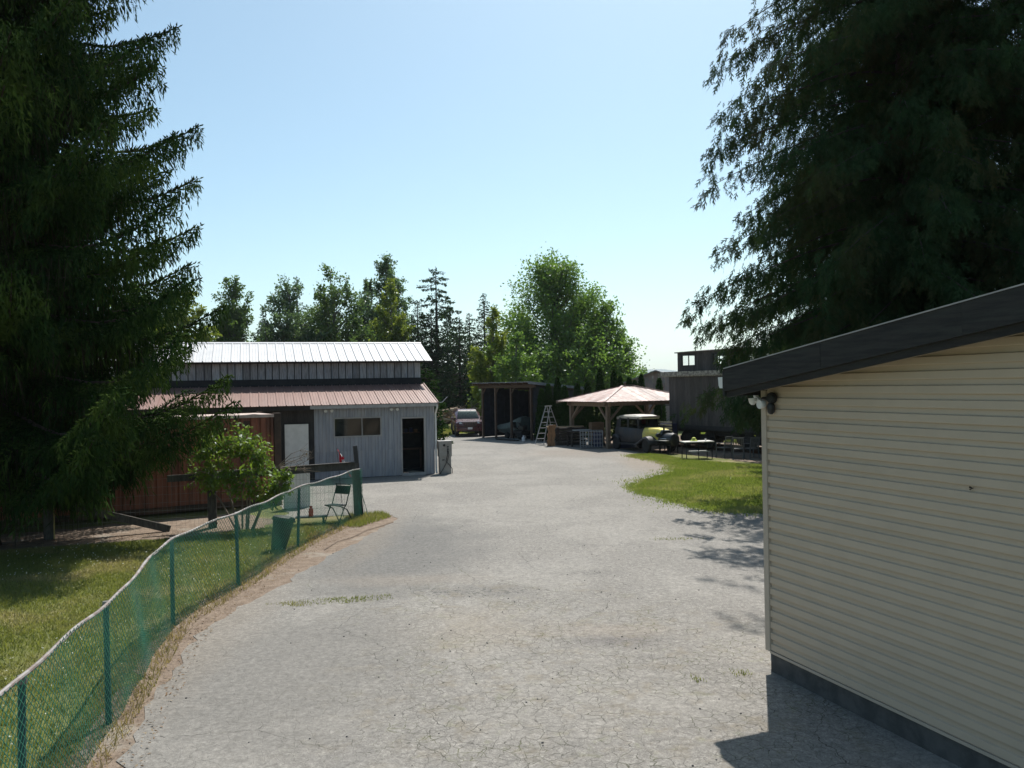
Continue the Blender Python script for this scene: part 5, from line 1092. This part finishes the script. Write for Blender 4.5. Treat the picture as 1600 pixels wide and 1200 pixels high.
# slatted stack and black smoker beside the car
sm = thing('barrel_smoker', (7.35, 37.6, .0), R(-55), 'black barrel smoker standing between the vintage car and the table', 'smoker')
MB().lathe([(.0,-.46),(.20,-.45),(.30,-.40),(.31,-.38),(.31,.38),(.30,.40),(.20,.45),(.0,.46)], (0,0,.66), 'x', 20).build('barrel', MAT['old_black'], sm, True)
for x in (-.3, .3):
    for y in (-.2, .2): MB().bar((x,y,.45),(x*1.1,y*1.3,0),.035,.035).build('leg', MAT['steel_dark'], sm)
MB().path([(-.3,.0,.95),(-.3,0,1.35)], .045, 10).build('chimney', MAT['old_black'], sm, True); MB().path([(-.2,-.30,.72),(-.2,-.36,.72),(.2,-.36,.72),(.2,-.30,.72)], .012, 6).build('handle', MAT['chrome'], sm)
MB().box(-.35,.35,-.55,-.33,.62,.645).build('side_shelf', MAT['box_grey'], sm)
rk = thing('slatted_rack', (7.65, 39.2, 0), R(-50), 'dark rack of pale slats behind the barrel smoker', 'rack')
for x in (-.4, .4):
    for y in (-.2, .2): MB().bar((x,y,0),(x,y,1.55),.04,.04).build('upright', MAT['steel_dark'], rk)
for i in range(6): MB().bar((-.42,-.23,.72+.14*i),(.42,-.23,.72+.14*i),.02,.05).build('slat', MAT['box_grey'], rk)
MB().box(-.4,.4,-.19,.2,.5,1.35).build('load', MAT['bluetub'], rk)

# ------------------------------------------------------------------ gazebo
GZA = R(25)
gz = thing('gazebo', (4.75, 40.5, 0), GZA, 'timber gazebo with hipped rusty tin roof at the driveway edge', 'gazebo')
GW, GD, GZ0, GZ1 = 5.6, 4.4, 2.42, 3.20
PX = [(.30,.30),(GW-.30,.30),(.30,GD-.30),(GW-.30,GD-.30)]
for x, y in PX: MB().box(x-.10,x+.10,y-.10,y+.10,0,2.34).build('post', MAT['timber'], gz, bevel=.012)
for y in (.30, GD-.30): MB().box(.05,GW-.05,y-.06,y+.06,2.20,2.40).build('beam', MAT['timber'], gz)
for x in (.30, GW-.30): MB().box(x-.06,x+.06,.05,GD-.05,2.16,2.37).build('beam', MAT['timber'], gz)
for x, y in PX:
    sx = 1 if x < 1 else -1; sy = 1 if y < 1 else -1
    MB().bar((x+sx*.08,y,1.45),(x+sx*.86,y,2.22),.09,.11, up=(0,1,0)).build('knee_brace', MAT['timber'], gz)
    MB().bar((x,y+sy*.08,1.45),(x,y+sy*.86,2.20),.09,.11, up=(1,0,0)).build('knee_brace', MAT['timber'], gz)
cx, cy, rh = GW/2, GD/2, .35
def hip_panels(e0, e1, a0, a1, n):
    """tin sheets of one hip: eave edge e0..e1 up to ridge a0..a1, each sheet a ribbed slab"""
    e0, e1, a0, a1 = map(Vector, (e0, e1, a0, a1)); ax = (e1-e0).normalized(); up = ((a0+a1)/2-(e0+e1)/2); up = (up-ax*up.dot(ax)).normalized(); nn = ax.cross(up); L = (e1-e0).length
    s0 = (a0-e0).dot(ax); s1 = (a1-e0).dot(ax); Hh = (a0-e0).dot(up)
    def top(s): return Hh*min(1, s/s0 if s < s0 else 1, (L-s)/(L-s1) if s > s1 else 1)
    w = L/n
    for i in range(n):
        mb = MB(); k = 6; lift = random.uniform(.0, .012)
        sa, sb = i*w, (i+1)*w-.006
        cutp = sorted({sa, sb} | {s for s in (s0, s1) if sa < s < sb} | {sa+(sb-sa)*j/k for j in range(k+1)})
        for p, q in zip(cutp, cutp[1:]):
            hp = .012 if int(round((p-sa)/((sb-sa)/k))) % 2 else 0.0; hq = .012-hp
            A = e0+ax*p+nn*(hp+lift); B = e0+ax*q+nn*(hq+lift); C = e0+ax*q+up*max(.01,top(q))+nn*(hq+lift); D = e0+ax*p+up*max(.01,top(p))+nn*(hp+lift); t = nn*-.008
            mb.add([A,B,C,D,A+t,B+t,C+t,D+t], [(0,1,2,3),(7,6,5,4),(0,4,5,1),(2,6,7,3)])
        mb.build('roof_sheet', MAT['gaz_roof'], gz, fix=False)
o = .32; E0, E1, E2, E3 = (-o,-o,GZ0),(GW+o,-o,GZ0),(GW+o,GD+o,GZ0),(-o,GD+o,GZ0); A0, A1 = (cx-rh,cy,GZ1),(cx+rh,cy,GZ1)
hip_panels(E0, E1, A0, A1, 8); hip_panels(E1, E2, A1, A1, 6); hip_panels(E2, E3, A1, A0, 8); hip_panels(E3, E0, A0, A0, 6)
for e, a in ((E0,A0),(E1,A1),(E2,A1),(E3,A0)):
    v0, v1 = Vector(e)+Vector((0,0,.03)), Vector(a)+Vector((0,0,.04)); MB().bar(v0, v1, .14, .018).build('hip_cap', MAT['gaz_roof'], gz)
    MB().bar(Vector(e)-Vector((0,0,.07)), Vector(a)-Vector((0,0,.08)), .06, .12).build('hip_rafter', MAT['timber'], gz)
MB().bar(Vector(A0)+Vector((-.05,0,.05)), Vector(A1)+Vector((.05,0,.05)), .16, .02).build('ridge_cap', MAT['gaz_roof'], gz)
for i in range(7): x = .3+i*(GW-.6)/6; MB().bar((x,-.28,GZ0-.04),(x if abs(x-cx)<.4 else cx+(x-cx)*.3,cy-.2-.9*abs(x-cx)/cx,GZ1-.25-.25*abs(x-cx)/cx),.045,.09).build('rafter', MAT['timber'], gz)
# hose loop on the right front post
MB().path([(GW-.45,.17,2.30),(GW-.40,.10,2.42),(GW-.2,.08,2.42),(GW-.12,.12,2.2),(GW+.05,.1,1.7),(GW+.35,.1,1.35),(GW+.75,.1,1.2)], .014, 6).build('hose', MAT['box_grey'], gz)
MB().path([(GW-.45,.17,2.30),(GW-.44,.12,1.8),(GW-.47,.1,1.5)], .012, 6).build('hose', MAT['box_grey'], gz)
def gzp(x, y, z=0): c, s = math.cos(GZA), math.sin(GZA); return (4.75+c*x-s*y, 40.5+s*x+c*y, z)

# wire tote cage, crates and boxes under and beside the gazebo
tt = thing('tote_cage', (3.50, 41.35, .012), R(-4), 'galvanised tote cage with white bars beside the gazebo post', 'cage')
for z in (.06,.27,.48,.69,.88): MB().path([(0,0,z),(1.16,0,z),(1.16,.96,z),(0,.96,z),(0,0,z)], .016, 6).build('hoop', MAT['tote'], tt)
for i in range(9):
    for y in (0, .96): MB().tube((i*.145,y,.06),(i*.145,y,.88),.014,.014,6).build('bar', MAT['tote'], tt)
for i in range(1, 7):
    for x in (0, 1.16): MB().tube((x,i*.137,.06),(x,i*.137,.88),.014,.014,6).build('bar', MAT['tote'], tt)
MB().box(.02,1.14,.02,.94,.0,.045).build('base', MAT['steel_dark'], tt)
MB().box(.66,1.12,.05,.5,.05,.8).build('liner', MAT['bluetub'], tt, bevel=.05)
tub = thing('blue_tub', gzp(1.55,.65,0), R(20), 'dark blue heap of tarps right of the gazebo corner post', 'tarp heap')
MB().loft([[(math.cos(a)*r*(1+.12*math.sin(3*a)), math.sin(a)*r*.8, z) for a in np.linspace(0, 2*math.pi, 12, endpoint=False)] for r, z in ((.62,0),(.60,.35),(.5,.75),(.32,.98),(.08,1.05))]).build('tarp_fold', MAT['bluetub'], tub, True)
bx = thing('wooden_crate', gzp(1.0,2.6,0), R(10), 'tan wooden crate stacked high under the gazebo', 'crate')
for i in range(4): MB().box(-.35,.35,-.3,.3,.2+i*.27,.2+i*.27+.25).build('crate_tier', MAT['cardboard'], bx)
MB().box(-.38,.38,-.33,.33,0,.19).build('crate_base', MAT['pallet'], bx)
tb = thing('covered_table', gzp(.1,2.6,0), R(15), 'dark covered workbench with pale top under the left side of the gazebo', 'workbench')
MB().box(-.8,.8,-.4,.4,.80,.86).build('top', MAT['pallet'], tb); MB().box(-.5,.45,-.25,.2,.862,.90).build('sheet_pile', MAT['table_top'], tb)
for x in (-.72,.72):
    for y in (-.34,.34): MB().box(x-.04,x+.04,y-.04,y+.04,0,.80).build('leg', MAT['pallet'], tb)

# stepladder
ld = thing('stepladder', (1.72, 45.0, .01), R(14), 'aluminium stepladder standing open before the arborvitae hedge', 'ladder')
for s in (-1, 1):
    MB().bar((s*.26-.24,0,0),(s*.12+.30,.02,2.12),.035,.08, up=(0,1,0)).build('front_rail', MAT['alu'], ld)
    MB().bar((s*.26+1.04,.45,0),(s*.10+.36,.06,2.10),.03,.06, up=(0,1,0)).build('rear_rail', MAT['alu'], ld)
for i in range(1, 7):
    t = i/7; xc = -.24+.54*t; MB().bar((xc-.25+.13*t,0,2.12*t),(xc+.25-.13*t,0,2.12*t),.09,.03).build('step', MAT['alu'], ld)
    xc = 1.04-.68*t; MB().bar((xc-.24+.14*t,.45-.39*t,2.1*t),(xc+.24-.14*t,.45-.39*t,2.1*t),.03,.03).build('rear_brace', MAT['alu'], ld)
MB().box(.14,.52,-.06,.12,2.115,2.15).build('top_cap', MAT['alu'], ld)
MB().bar((.04,.01,1.05),(.66,.28,1.05),.02,.03).build('spreader', MAT['alu'], ld)

# live-edge slab, plank and timber stack
sl = thing('live_edge_slab', (2.05, 43.2, .012), R(8), 'live-edge wood slab standing on end beside the stepladder', 'wood slab')
pr = []
for i, z in enumerate(np.linspace(0, 1.15, 12)): pr.append((-.22+.10*z/1.15+.03*math.sin(i*1.9), z))
for i, z in enumerate(np.linspace(1.15, 0, 12)): pr.append((.20+.07*z/1.15+.035*math.sin(i*1.3+1), z))
MB().prism(pr, -.04, .04, 'y').build('slab_board', MAT['slab'], sl)
stk = thing('timber_stack', (3.15, 44.1, .0), R(8), 'dark pallet wood stack carrying a pale plank left of the gazebo', 'timber stack')
for i in range(6):
    MB().box(-.85,.85,-.35,.35,.05+i*.16,.05+i*.16+.10).build('board_layer', MAT['pallet'], stk)
    for x in (-.7, 0, .7): MB().box(x-.05,x+.05,-.34,.34,.151+i*.16,.209+i*.16).build('spacer', MAT['pallet'], stk)
MB().box(-.85,.85,-.35,.35,0,.048).build('board_layer', MAT['pallet'], stk)
pk = thing('plank', (2.85, 43.82, 1.01), R(8), 'pale plank lying across the timber stack by the ladder', 'plank')
MB().box(-1.0,1.05,-.14,.12,.0,.045).build('plank_board', MAT['plank'], pk)

# ------------------------------------------------------------------ caboose
CBA = math.atan2(-.87, .5)
cb = thing('caboose', (8.10, 41.0, 0), CBA, 'old dark wooden caboose with cupola behind the lawn', 'caboose')
BL, BW, Z0, Z1 = 7.6, 2.9, 1.16, 3.70
n = 44; w = BL/n
cbm = MB().box(0, w-.008, -.02, .02, 0, Z1-Z0).mesh('side_board', MAT['cab_wood'])
for i in range(n):
    put('side_board', cbm, cb, (i*w, random.uniform(-.004,.004), Z0))
MB().box(.0,BL,.021,.05,Z0,Z1).box(0,BL,BW-.05,BW,Z0,Z1).build('wall_backing', MAT['cab_wood'], cb)
for x in (0, BL-.06):
    for i in range(14): MB().box(x,x+.055,.06+i*(BW-.12)/14,.06+(i+1)*(BW-.12)/14-.008,Z0,Z1).build('end_board', MAT['cab_wood'], cb)
prf = [(-.14,Z1-.06),(-.14,Z1+.03),(.4,Z1+.17),(BW/2,Z1+.26),(BW-.4,Z1+.17),(BW+.14,Z1+.03),(BW+.14,Z1-.06)]
MB().prism(prf, -.45, BL+.45, 'x').build('roof', MAT['cab_trim'], cb)
MB().box(-.45,BL+.45,-.19,-.145,Z1-.02,Z1+.20).build('eave_board', MAT['cab_trim'], cb)
MB().box(0,BL,-.05,-.021,Z0-.16,Z0+.06).build('sill', MAT['steel_dark'], cb)
MB().box(.1,BL-.1,.2,BW-.2,Z0-.28,Z0-.02).build('underframe', MAT['steel_dark'], cb)
# cupola with see-through windows on both sides
cu0, cu1, cz0, cz1 = .40, 4.0, Z1+.20, 4.84
wins = [(.70,1.72),(2.88,3.80)]; wz0, wz1 = 4.18, 4.72
for y in (.22, BW-.26):
    seg = [cu0]+[v for a_ in wins for v in a_]+[cu1]
    for i in range(0, len(seg), 2):
        nb = max(1, round((seg[i+1]-seg[i])/.17)); ww = (seg[i+1]-seg[i])/nb
        for k in range(nb): MB().box(seg[i]+k*ww,seg[i]+(k+1)*ww-.006,y,y+.04,cz0,cz1).build('cupola_board', MAT['cab_wood'], cb)
    for a, b in wins:
        nb = round((b-a)/.17); ww = (b-a)/nb
        for k in range(nb): MB().box(a+k*ww,a+(k+1)*ww-.006,y,y+.04,cz0,wz0).build('cupola_board', MAT['cab_wood'], cb)
        MB().box(a,b,y,y+.04,wz1,cz1).build('cupola_board', MAT['cab_wood'], cb)
        f = MB(); f.box(a-.04,a+.05,y-.02,y+.06,wz0-.04,wz1+.04).box(b-.05,b+.04,y-.02,y+.06,wz0-.04,wz1+.04).box(a+.05,b-.05,y-.02,y+.06,wz1-.03,wz1+.04).box(a+.05,b-.05,y-.02,y+.06,wz0-.04,wz0+.03)
        fr = f.build('window', MAT['steel_dark'], cb)
        MB().box((a+b)/2-.02,(a+b)/2+.02,y,y+.04,wz0+.03,wz1-.03).build('mullion', MAT['steel_dark'], fr); MB().quad((a+.05,y+.018,wz0+.03),(b-.05,y+.018,wz0+.03),(b-.05,y+.018,wz1-.03),(a+.05,y+.018,wz1-.03)).build('pane', MAT['clear_glass'], fr)
for x in (cu0, cu1-.05):                                   # end walls, each with one wide window
    for k in range(13):
        ww = (BW-.56)/13; y0, y1 = .27+k*ww, .27+(k+1)*ww-.006
        if .5 < (y0+y1)/2 < BW-.5: MB().box(x+.001,x+.045,y0,y1,cz0,wz0-.04).build('cupola_board', MAT['cab_wood'], cb)
        else: MB().box(x+.001,x+.045,y0,y1,cz0,cz1).build('cupola_board', MAT['cab_wood'], cb)
    ef = MB().box(x-.015,x+.06,.44,BW-.44,wz1+.0,cz1-.003).box(x-.015,x+.06,.44,BW-.44,wz0-.04,wz0+.02).box(x-.014,x+.059,.44,.50,wz0+.02,wz1).box(x-.014,x+.059,BW-.50,BW-.44,wz0+.02,wz1).build('end_window', MAT['steel_dark'], cb)
    MB().quad((x+.02,.50,wz0+.02),(x+.02,BW-.50,wz0+.02),(x+.02,BW-.50,wz1),(x+.02,.50,wz1)).build('pane', MAT['clear_glass'], ef)
MB().prism([(.12,cz1),(.12,cz1+.05),(BW/2,cz1+.15),(BW-.12,cz1+.05),(BW-.12,cz1)], cu0-.12, cu1+.12, 'x').build('cupola_roof', MAT['cab_wood'], cb)
def truck(x):
    for y in (.35, BW-.35):
        for dx in (-.8, .8):
            MB().lathe([(.08,-.09),(.38,-.09),(.41,-.05),(.38,.0),(.38,.06),(.08,.06)], (x+dx,y,.53), 'y', 20).build('wheel', MAT['steel_dark'], cb, True)
        yy = y-.16 if y < 1 else y+.16
        MB().bar((x-1.1,yy,.55),(x+1.1,yy,.55),.10,.22).bar((x-.8,yy,.72),(x+.8,yy,.72),.10,.12).box(x-.28,x+.28,yy-.05,yy+.05,.42,.95).build('side_frame', MAT['steel_dark'], cb)
    for dx in (-.8, .8): MB().tube((x+dx,.3,.53),(x+dx,BW-.3,.53),.07,.07,8).build('axle', MAT['steel_dark'], cb)
truck(1.7); truck(BL-1.7)
MB().box(-.85,-.02,.1,BW-.1,Z0-.12,Z0-.04).box(BL+.02,BL+.85,.1,BW-.1,Z0-.12,Z0-.04).build('platform', MAT['steel_dark'], cb)
for s in (-.82, BL+.80): MB().path([(s,.15,Z0-.05),(s,.15,Z0+1.0),(s,BW-.15,Z0+1.0),(s,BW-.15,Z0-.05)], .02, 6).build('railing', MAT['steel_dark'], cb)
MB().box(3.1,4.5,.25,.7,.75,Z0-.29).build('battery_box', MAT['steel_dark'], cb)
for yy in (.7, BW-.7):
    tag(MB().bar((-4,yy,.075),(BL+4,yy,.075),.07,.15).build('rail_track', MAT['rust_dark'], cb), None)

# small tin-sided barn behind
br = thing('tin_barn', (9.95, 55.0, .12), R(-15), 'small gabled barn of patchwork tin sheets behind the gazebo', 'barn')
for i in range(11):
    w = .40; x = -2.2+i*w; h0 = 4.05-.36*abs(x); h1 = 4.05-.36*abs(x+w)
    pl = [(x,.1),(x+w-.01,.1),(x+w-.01,h1),(x,h0)]
    if x < 0 < x+w: pl = [(x,.1),(x+w-.01,.1),(x+w-.01,h1),(0,4.05),(x,h0)]
    MB().prism(pl, random.uniform(-.01,.01), .03, 'y').build('tin_sheet', MAT['patina'], br)
for s in (-1, 1):
    MB().prism([(0,4.06),(s*2.55,3.14),(s*2.55,3.20),(0,4.13)], -.25, 6.2, 'y').build('roof_slope', MAT['barn_roof'], br)
    MB().box(s*2.2-.03,s*2.2+.03,.04,6,.1,3.2).build('side_wall', MAT['barn_wall'], br)
MB().box(-2.2,2.2,5.94,6,.1,3.2).build('back_wall', MAT['barn_wall'], br)

# table and garden chairs under the shade of the caboose
tbl = thing('garden_table', (8.05, 34.9, .0), R(8), 'pale-topped garden table with lower shelf at the lawn edge', 'table')
MB().loft([[(x, -.36, z) for x, z in ((-.66,.72),(.66,.73),(.66,.77),(-.66,.76))], [(x, .36, z) for x, z in ((-.66,.72),(.66,.73),(.66,.77),(-.66,.76))]]).build('top', MAT['table_top'], tbl)
MB().box(-.3,.5,-.24,.24,.30,.325).build('lower_shelf', MAT['table_top'], tbl)
for x in (-.58, .58):
    for y in (-.28, .28): MB().tube((x,y,0),(x,y,.72),.022,.02,8).build('leg', MAT['steel_dark'], tbl)
MB().tube((.0,-.2,0),(.0,-.2,.72),.02,.02,8).build('centre_leg', MAT['steel_dark'], tbl)
hat = thing('folded_cloth', (7.92, 34.9, .775), R(20), 'crumpled yellow green cloth on the garden table', 'cloth')
MB().loft([[(math.cos(a)*r*(1+.2*math.sin(2*a+z*9)), math.sin(a)*r*.8, z) for a in np.linspace(0, 2*math.pi, 10, endpoint=False)] for r, z in ((.20,0),(.15,.03),(.10,.07),(.085,.13),(.03,.16))]).build('cloth_fold', MAT['cloth'], hat, True)
cup = thing('cup', (8.42, 34.85, .78), 0, 'tiny white cup on the right end of the garden table', 'cup')
MB().lathe([(.0,0),(.03,0),(.04,.09),(.034,.09),(.026,.01),(.0,.01)], n=12).build('cup_body', MAT['flag_white'], cup, True)
def garden_chair(loc, rz, label):
    c = thing('garden_chair', loc, rz, label, 'chair', 'plastic chairs under the caboose')
    MB().prism([(-.24,-.24),(.24,-.24),(.21,.22),(-.21,.22)], .41, .44, 'z').build('seat', MAT['plastic_chair'], c)
    for x, y in ((-.23,-.23),(.23,-.23),(-.20,.22),(.20,.22)): MB().bar((x*1.12,y*1.12,0),(x,y,.42 if y < 0 else .44),.04,.04).build('leg', MAT['plastic_chair'], c)
    for x in (-.2, .2): MB().bar((x,.22,.44),(x*1.02,.33,.92),.04,.04).build('back_post', MAT['plastic_chair'], c)
    for i in range(5): MB().bar((-.13+i*.065,.235,.50),(-.13+i*.065,.325,.86),.035,.012, up=(0,1,0)).build('back_slat', MAT['plastic_chair'], c)
    MB().bar((-.21,.33,.90),(.21,.33,.90),.035,.07).build('top_rail', MAT['plastic_chair'], c); MB().bar((-.2,.24,.50),(.2,.24,.50),.03,.04).build('lower_rail', MAT['plastic_chair'], c)
    for x in (-.26, .26): MB().bar((x,-.22,.64),(x*.82,.26,.66),.05,.025).bar((x,-.22,.42),(x,-.22,.64),.035,.035).build('armrest', MAT['plastic_chair'], c)
garden_chair((9.35,35.3,0), R(-150), 'plastic garden chair nearest the right end of the table'); garden_chair((9.78,34.6,0), R(165), 'middle plastic garden chair right of the table'); garden_chair((10.35,34.6,0), R(195), 'plastic garden chair farthest right under the caboose')

# ------------------------------------------------------------------ things around the green fence
fc = thing('folding_chair', (-4.35, 19.75, 0), R(62), 'black folding chair frame behind the end of the green fence', 'chair')
for s in (-.22, .22):
    MB().path([(-.28,s,0),(-.05,s,.40),(.02,s,.46),(.20,s,.90),(.17,s,.95)], .014, 6).build('frame_tube', MAT['black'], fc, True)
    MB().path([(.26,s,0),(.05,s,.34),(-.18,s,.44),(-.24,s,.46)], .014, 6).build('frame_tube', MAT['black'], fc, True)
MB().path([(-.26,-.22,.03),(-.26,.22,.03)], .012, 6).path([(.24,-.22,.03),(.24,.22,.03)], .012, 6).path([(.18,-.22,.94),(.18,.22,.94)], .014, 6).build('cross_tube', MAT['black'], fc)
MB().bar((-.26,0,.465),(.06,0,.45),.44,.02).build('seat', MAT['black'], fc); MB().bar((.15,0,.70),(.205,0,.90),.44,.018, up=(1,0,0)).build('backrest', MAT['black'], fc)
bn = thing('black_bin', (-4.92, 16.55, 0), R(10), 'black plastic rubbish bin standing behind the green fence', 'bin'); bn.rotation_euler = (R(-6), R(11), R(10))
MB().lathe([(.0,.0),(.14,.0),(.15,.02),(.215,.62),(.235,.62),(.235,.66),(.205,.66),(.19,.60),(.135,.03),(.0,.03)], n=22).build('tub', MAT['black'], bn, True)
MB().lathe([(.236,.60),(.248,.605),(.248,.625),(.236,.63)], n=22).build('rim', MAT['black'], bn)
MB().loft([[(math.cos(a)*r*(1+.10*math.sin(4*a+z*20)), math.sin(a)*r*(1+.1*math.cos(3*a)), z) for a in np.linspace(0, 2*math.pi, 16, endpoint=False)] for r, z in ((.20,.60),(.215,.672),(.16,.70),(.06,.715))]).build('bag', MAT['steel_dark'], bn, True)
bd_ = thing('low_board', (-5.05, 19.7, 0), R(10), 'low black board bench behind the fence', 'board')
MB().box(-.35,.42,-.12,.12,.16,.19).build('top', MAT['black'], bd_); MB().box(-.3,-.25,-.1,.1,0,.16).box(.3,.35,-.1,.1,0,.16).build('support', MAT['black'], bd_)
rb = thing('red_bottle', (-5.02, 19.68, .192), 0, 'red bottle standing on the low black board', 'bottle')
MB().lathe([(.0,0),(.055,0),(.058,.02),(.058,.15),(.05,.185),(.032,.20),(.032,.215),(.0,.215)], n=16).build('bottle_body', MAT['red'], rb, True); MB().lathe([(.036,.216),(.036,.25),(.0,.25)], n=12).build('cap', MAT['red'], rb)
fg = thing('small_flag', (-4.42, 20.52, 0), R(20), 'small red and white flag drooping from a stick behind the rail', 'flag')
MB().tube((.02,0,.0),(-.12,0,1.80),.008,.007,6).build('stick', MAT['fence_wood'], fg)
def cloth_strip(u0, u1, mat, nm):
    mb = MB()
    for i in range(4):
        for j in range(6):
            def q(a, b):
                u = u0+(u1-u0)*a/4; v = b/6; x = -.11+.26*u*(1-.45*(1-v))+.10*(v); z = 1.78-.42*v-.30*u*u*.8-.1*u; return (x+.02*math.sin(6*v), .05*math.sin(u*7+v*2), z)
            mb.quad(q(i,j), q(i+1,j), q(i+1,j+1), q(i,j+1))
    mb.build(nm, mat, fg, True, fix=False)
cloth_strip(0, .28, MAT['flag_red'], 'red_band'); cloth_strip(.28, .72, MAT['flag_white'], 'white_band'); cloth_strip(.72, 1.0, MAT['flag_red'], 'red_band')
mb = MB(); lf = [(0,.5),(.1,.28),(.2,.33),(.17,.02),(.32,.18),(.36,.10),(.5,.12),(.43,-.02),(.5,-.08),(.22,-.3),(.25,-.4),(.03,-.36),(.03,-.55)]; lf = lf+[(-x, y) for x, y in reversed(lf[1:])]
mb.add([(.02+x*.09, -.062, 1.545+y*.12) for x, y in lf], [tuple(range(len(lf)))]); mb.build('leaf_emblem', MAT['flag_red'], fg, fix=False)

# ------------------------------------------------------------------ brush pile beyond the maroon car
lp = thing('brush_pile', (-4.6, 63.0, 0), 0, 'pile of cut logs and brush behind the maroon car', 'brush pile')
for i in range(60):
    x = random.gauss(0, 2.2); h = max(.15, 1.55*math.exp(-(x/2.4)**2)*random.uniform(.2, 1)); y = random.gauss(0, .7); L = random.uniform(.5, 1.8); a = random.uniform(-.9, .9); r = random.uniform(.06, .17); t = random.uniform(-.25, .35)
    p0 = Vector((x-math.cos(a)*L/2, y-math.sin(a)*L/2, h-t*L/2)); p1 = Vector((x+math.cos(a)*L/2, y+math.sin(a)*L/2, h+t*L/2)); MB().tube(p0, p1, r, r*.85, 8).build('log', MAT['log'], lp)
mb = MB()
for i in range(110):
    x = random.gauss(.6, 2.2); y = random.gauss(0, .7); p = Vector((x, y, random.uniform(.1, 1.3))); q = p+Vector((random.gauss(0, .8), random.gauss(0, .5), random.uniform(0, 1.1))); mb.path([p, (p+q)/2+Vector((0, 0, random.gauss(0, .1))), q], [.03, .02, .008], 4, False)
tag(mb.build('branches', MAT['twig'], lp, fix=False), kind='stuff')
MB().path([(-1.0,-.4,.2),(.6,-.3,1.15),(2.4,-.2,2.3)], [.09,.06,.03], 6).build('leaning_trunk', MAT['bark'], lp)
shrub((-1.9,60.5,0), 'young green sapling beside the brush pile', 72, [(0,0,2.0,.7,.5),(.3,0,1.2,.6,.3),(-.3,.1,2.8,.45,.2)], 900, .22, MAT['leaf_dark'], False)

# ------------------------------------------------------------------ faint ridge on the horizon
hl = MB(); pts = []; gg = np.random.default_rng(5)
xs = np.linspace(-7000, 8500, 90); hz = 60+70*np.abs(np.sin(xs/1700+1))+40*np.sin(xs/620)**2+gg.uniform(-8, 8, 90)
for i in range(89):
    a, b = xs[i], xs[i+1]; hl.add([(a,7600,-5),(b,7600,-5),(b,8100,hz[i+1]),(a,8100,hz[i]),(a,8800,-5),(b,8800,-5)], [(0,1,2,3),(3,2,5,4)])
tag(hl.build('hills', M('hill_forest', (.05,.08,.06), (.07,.10,.07), .01, .95), fix=False), kind='structure')

# ------------------------------------------------------------------ the air between here and the ridge
hz_m, t, out = nodes('thin_haze'); pv = N(t, 'ShaderNodeVolumePrincipled'); pv.inputs['Color'].default_value = (.86, .93, 1, 1); pv.inputs['Density'].default_value = 1.1e-4; pv.inputs['Anisotropy'].default_value = .3; t.links.new(pv.outputs[0], out.inputs['Volume'])
hb = MB().box(-8900, 8900, -590, 8950, -8, 260).build('haze', hz_m); tag(hb, kind='stuff')
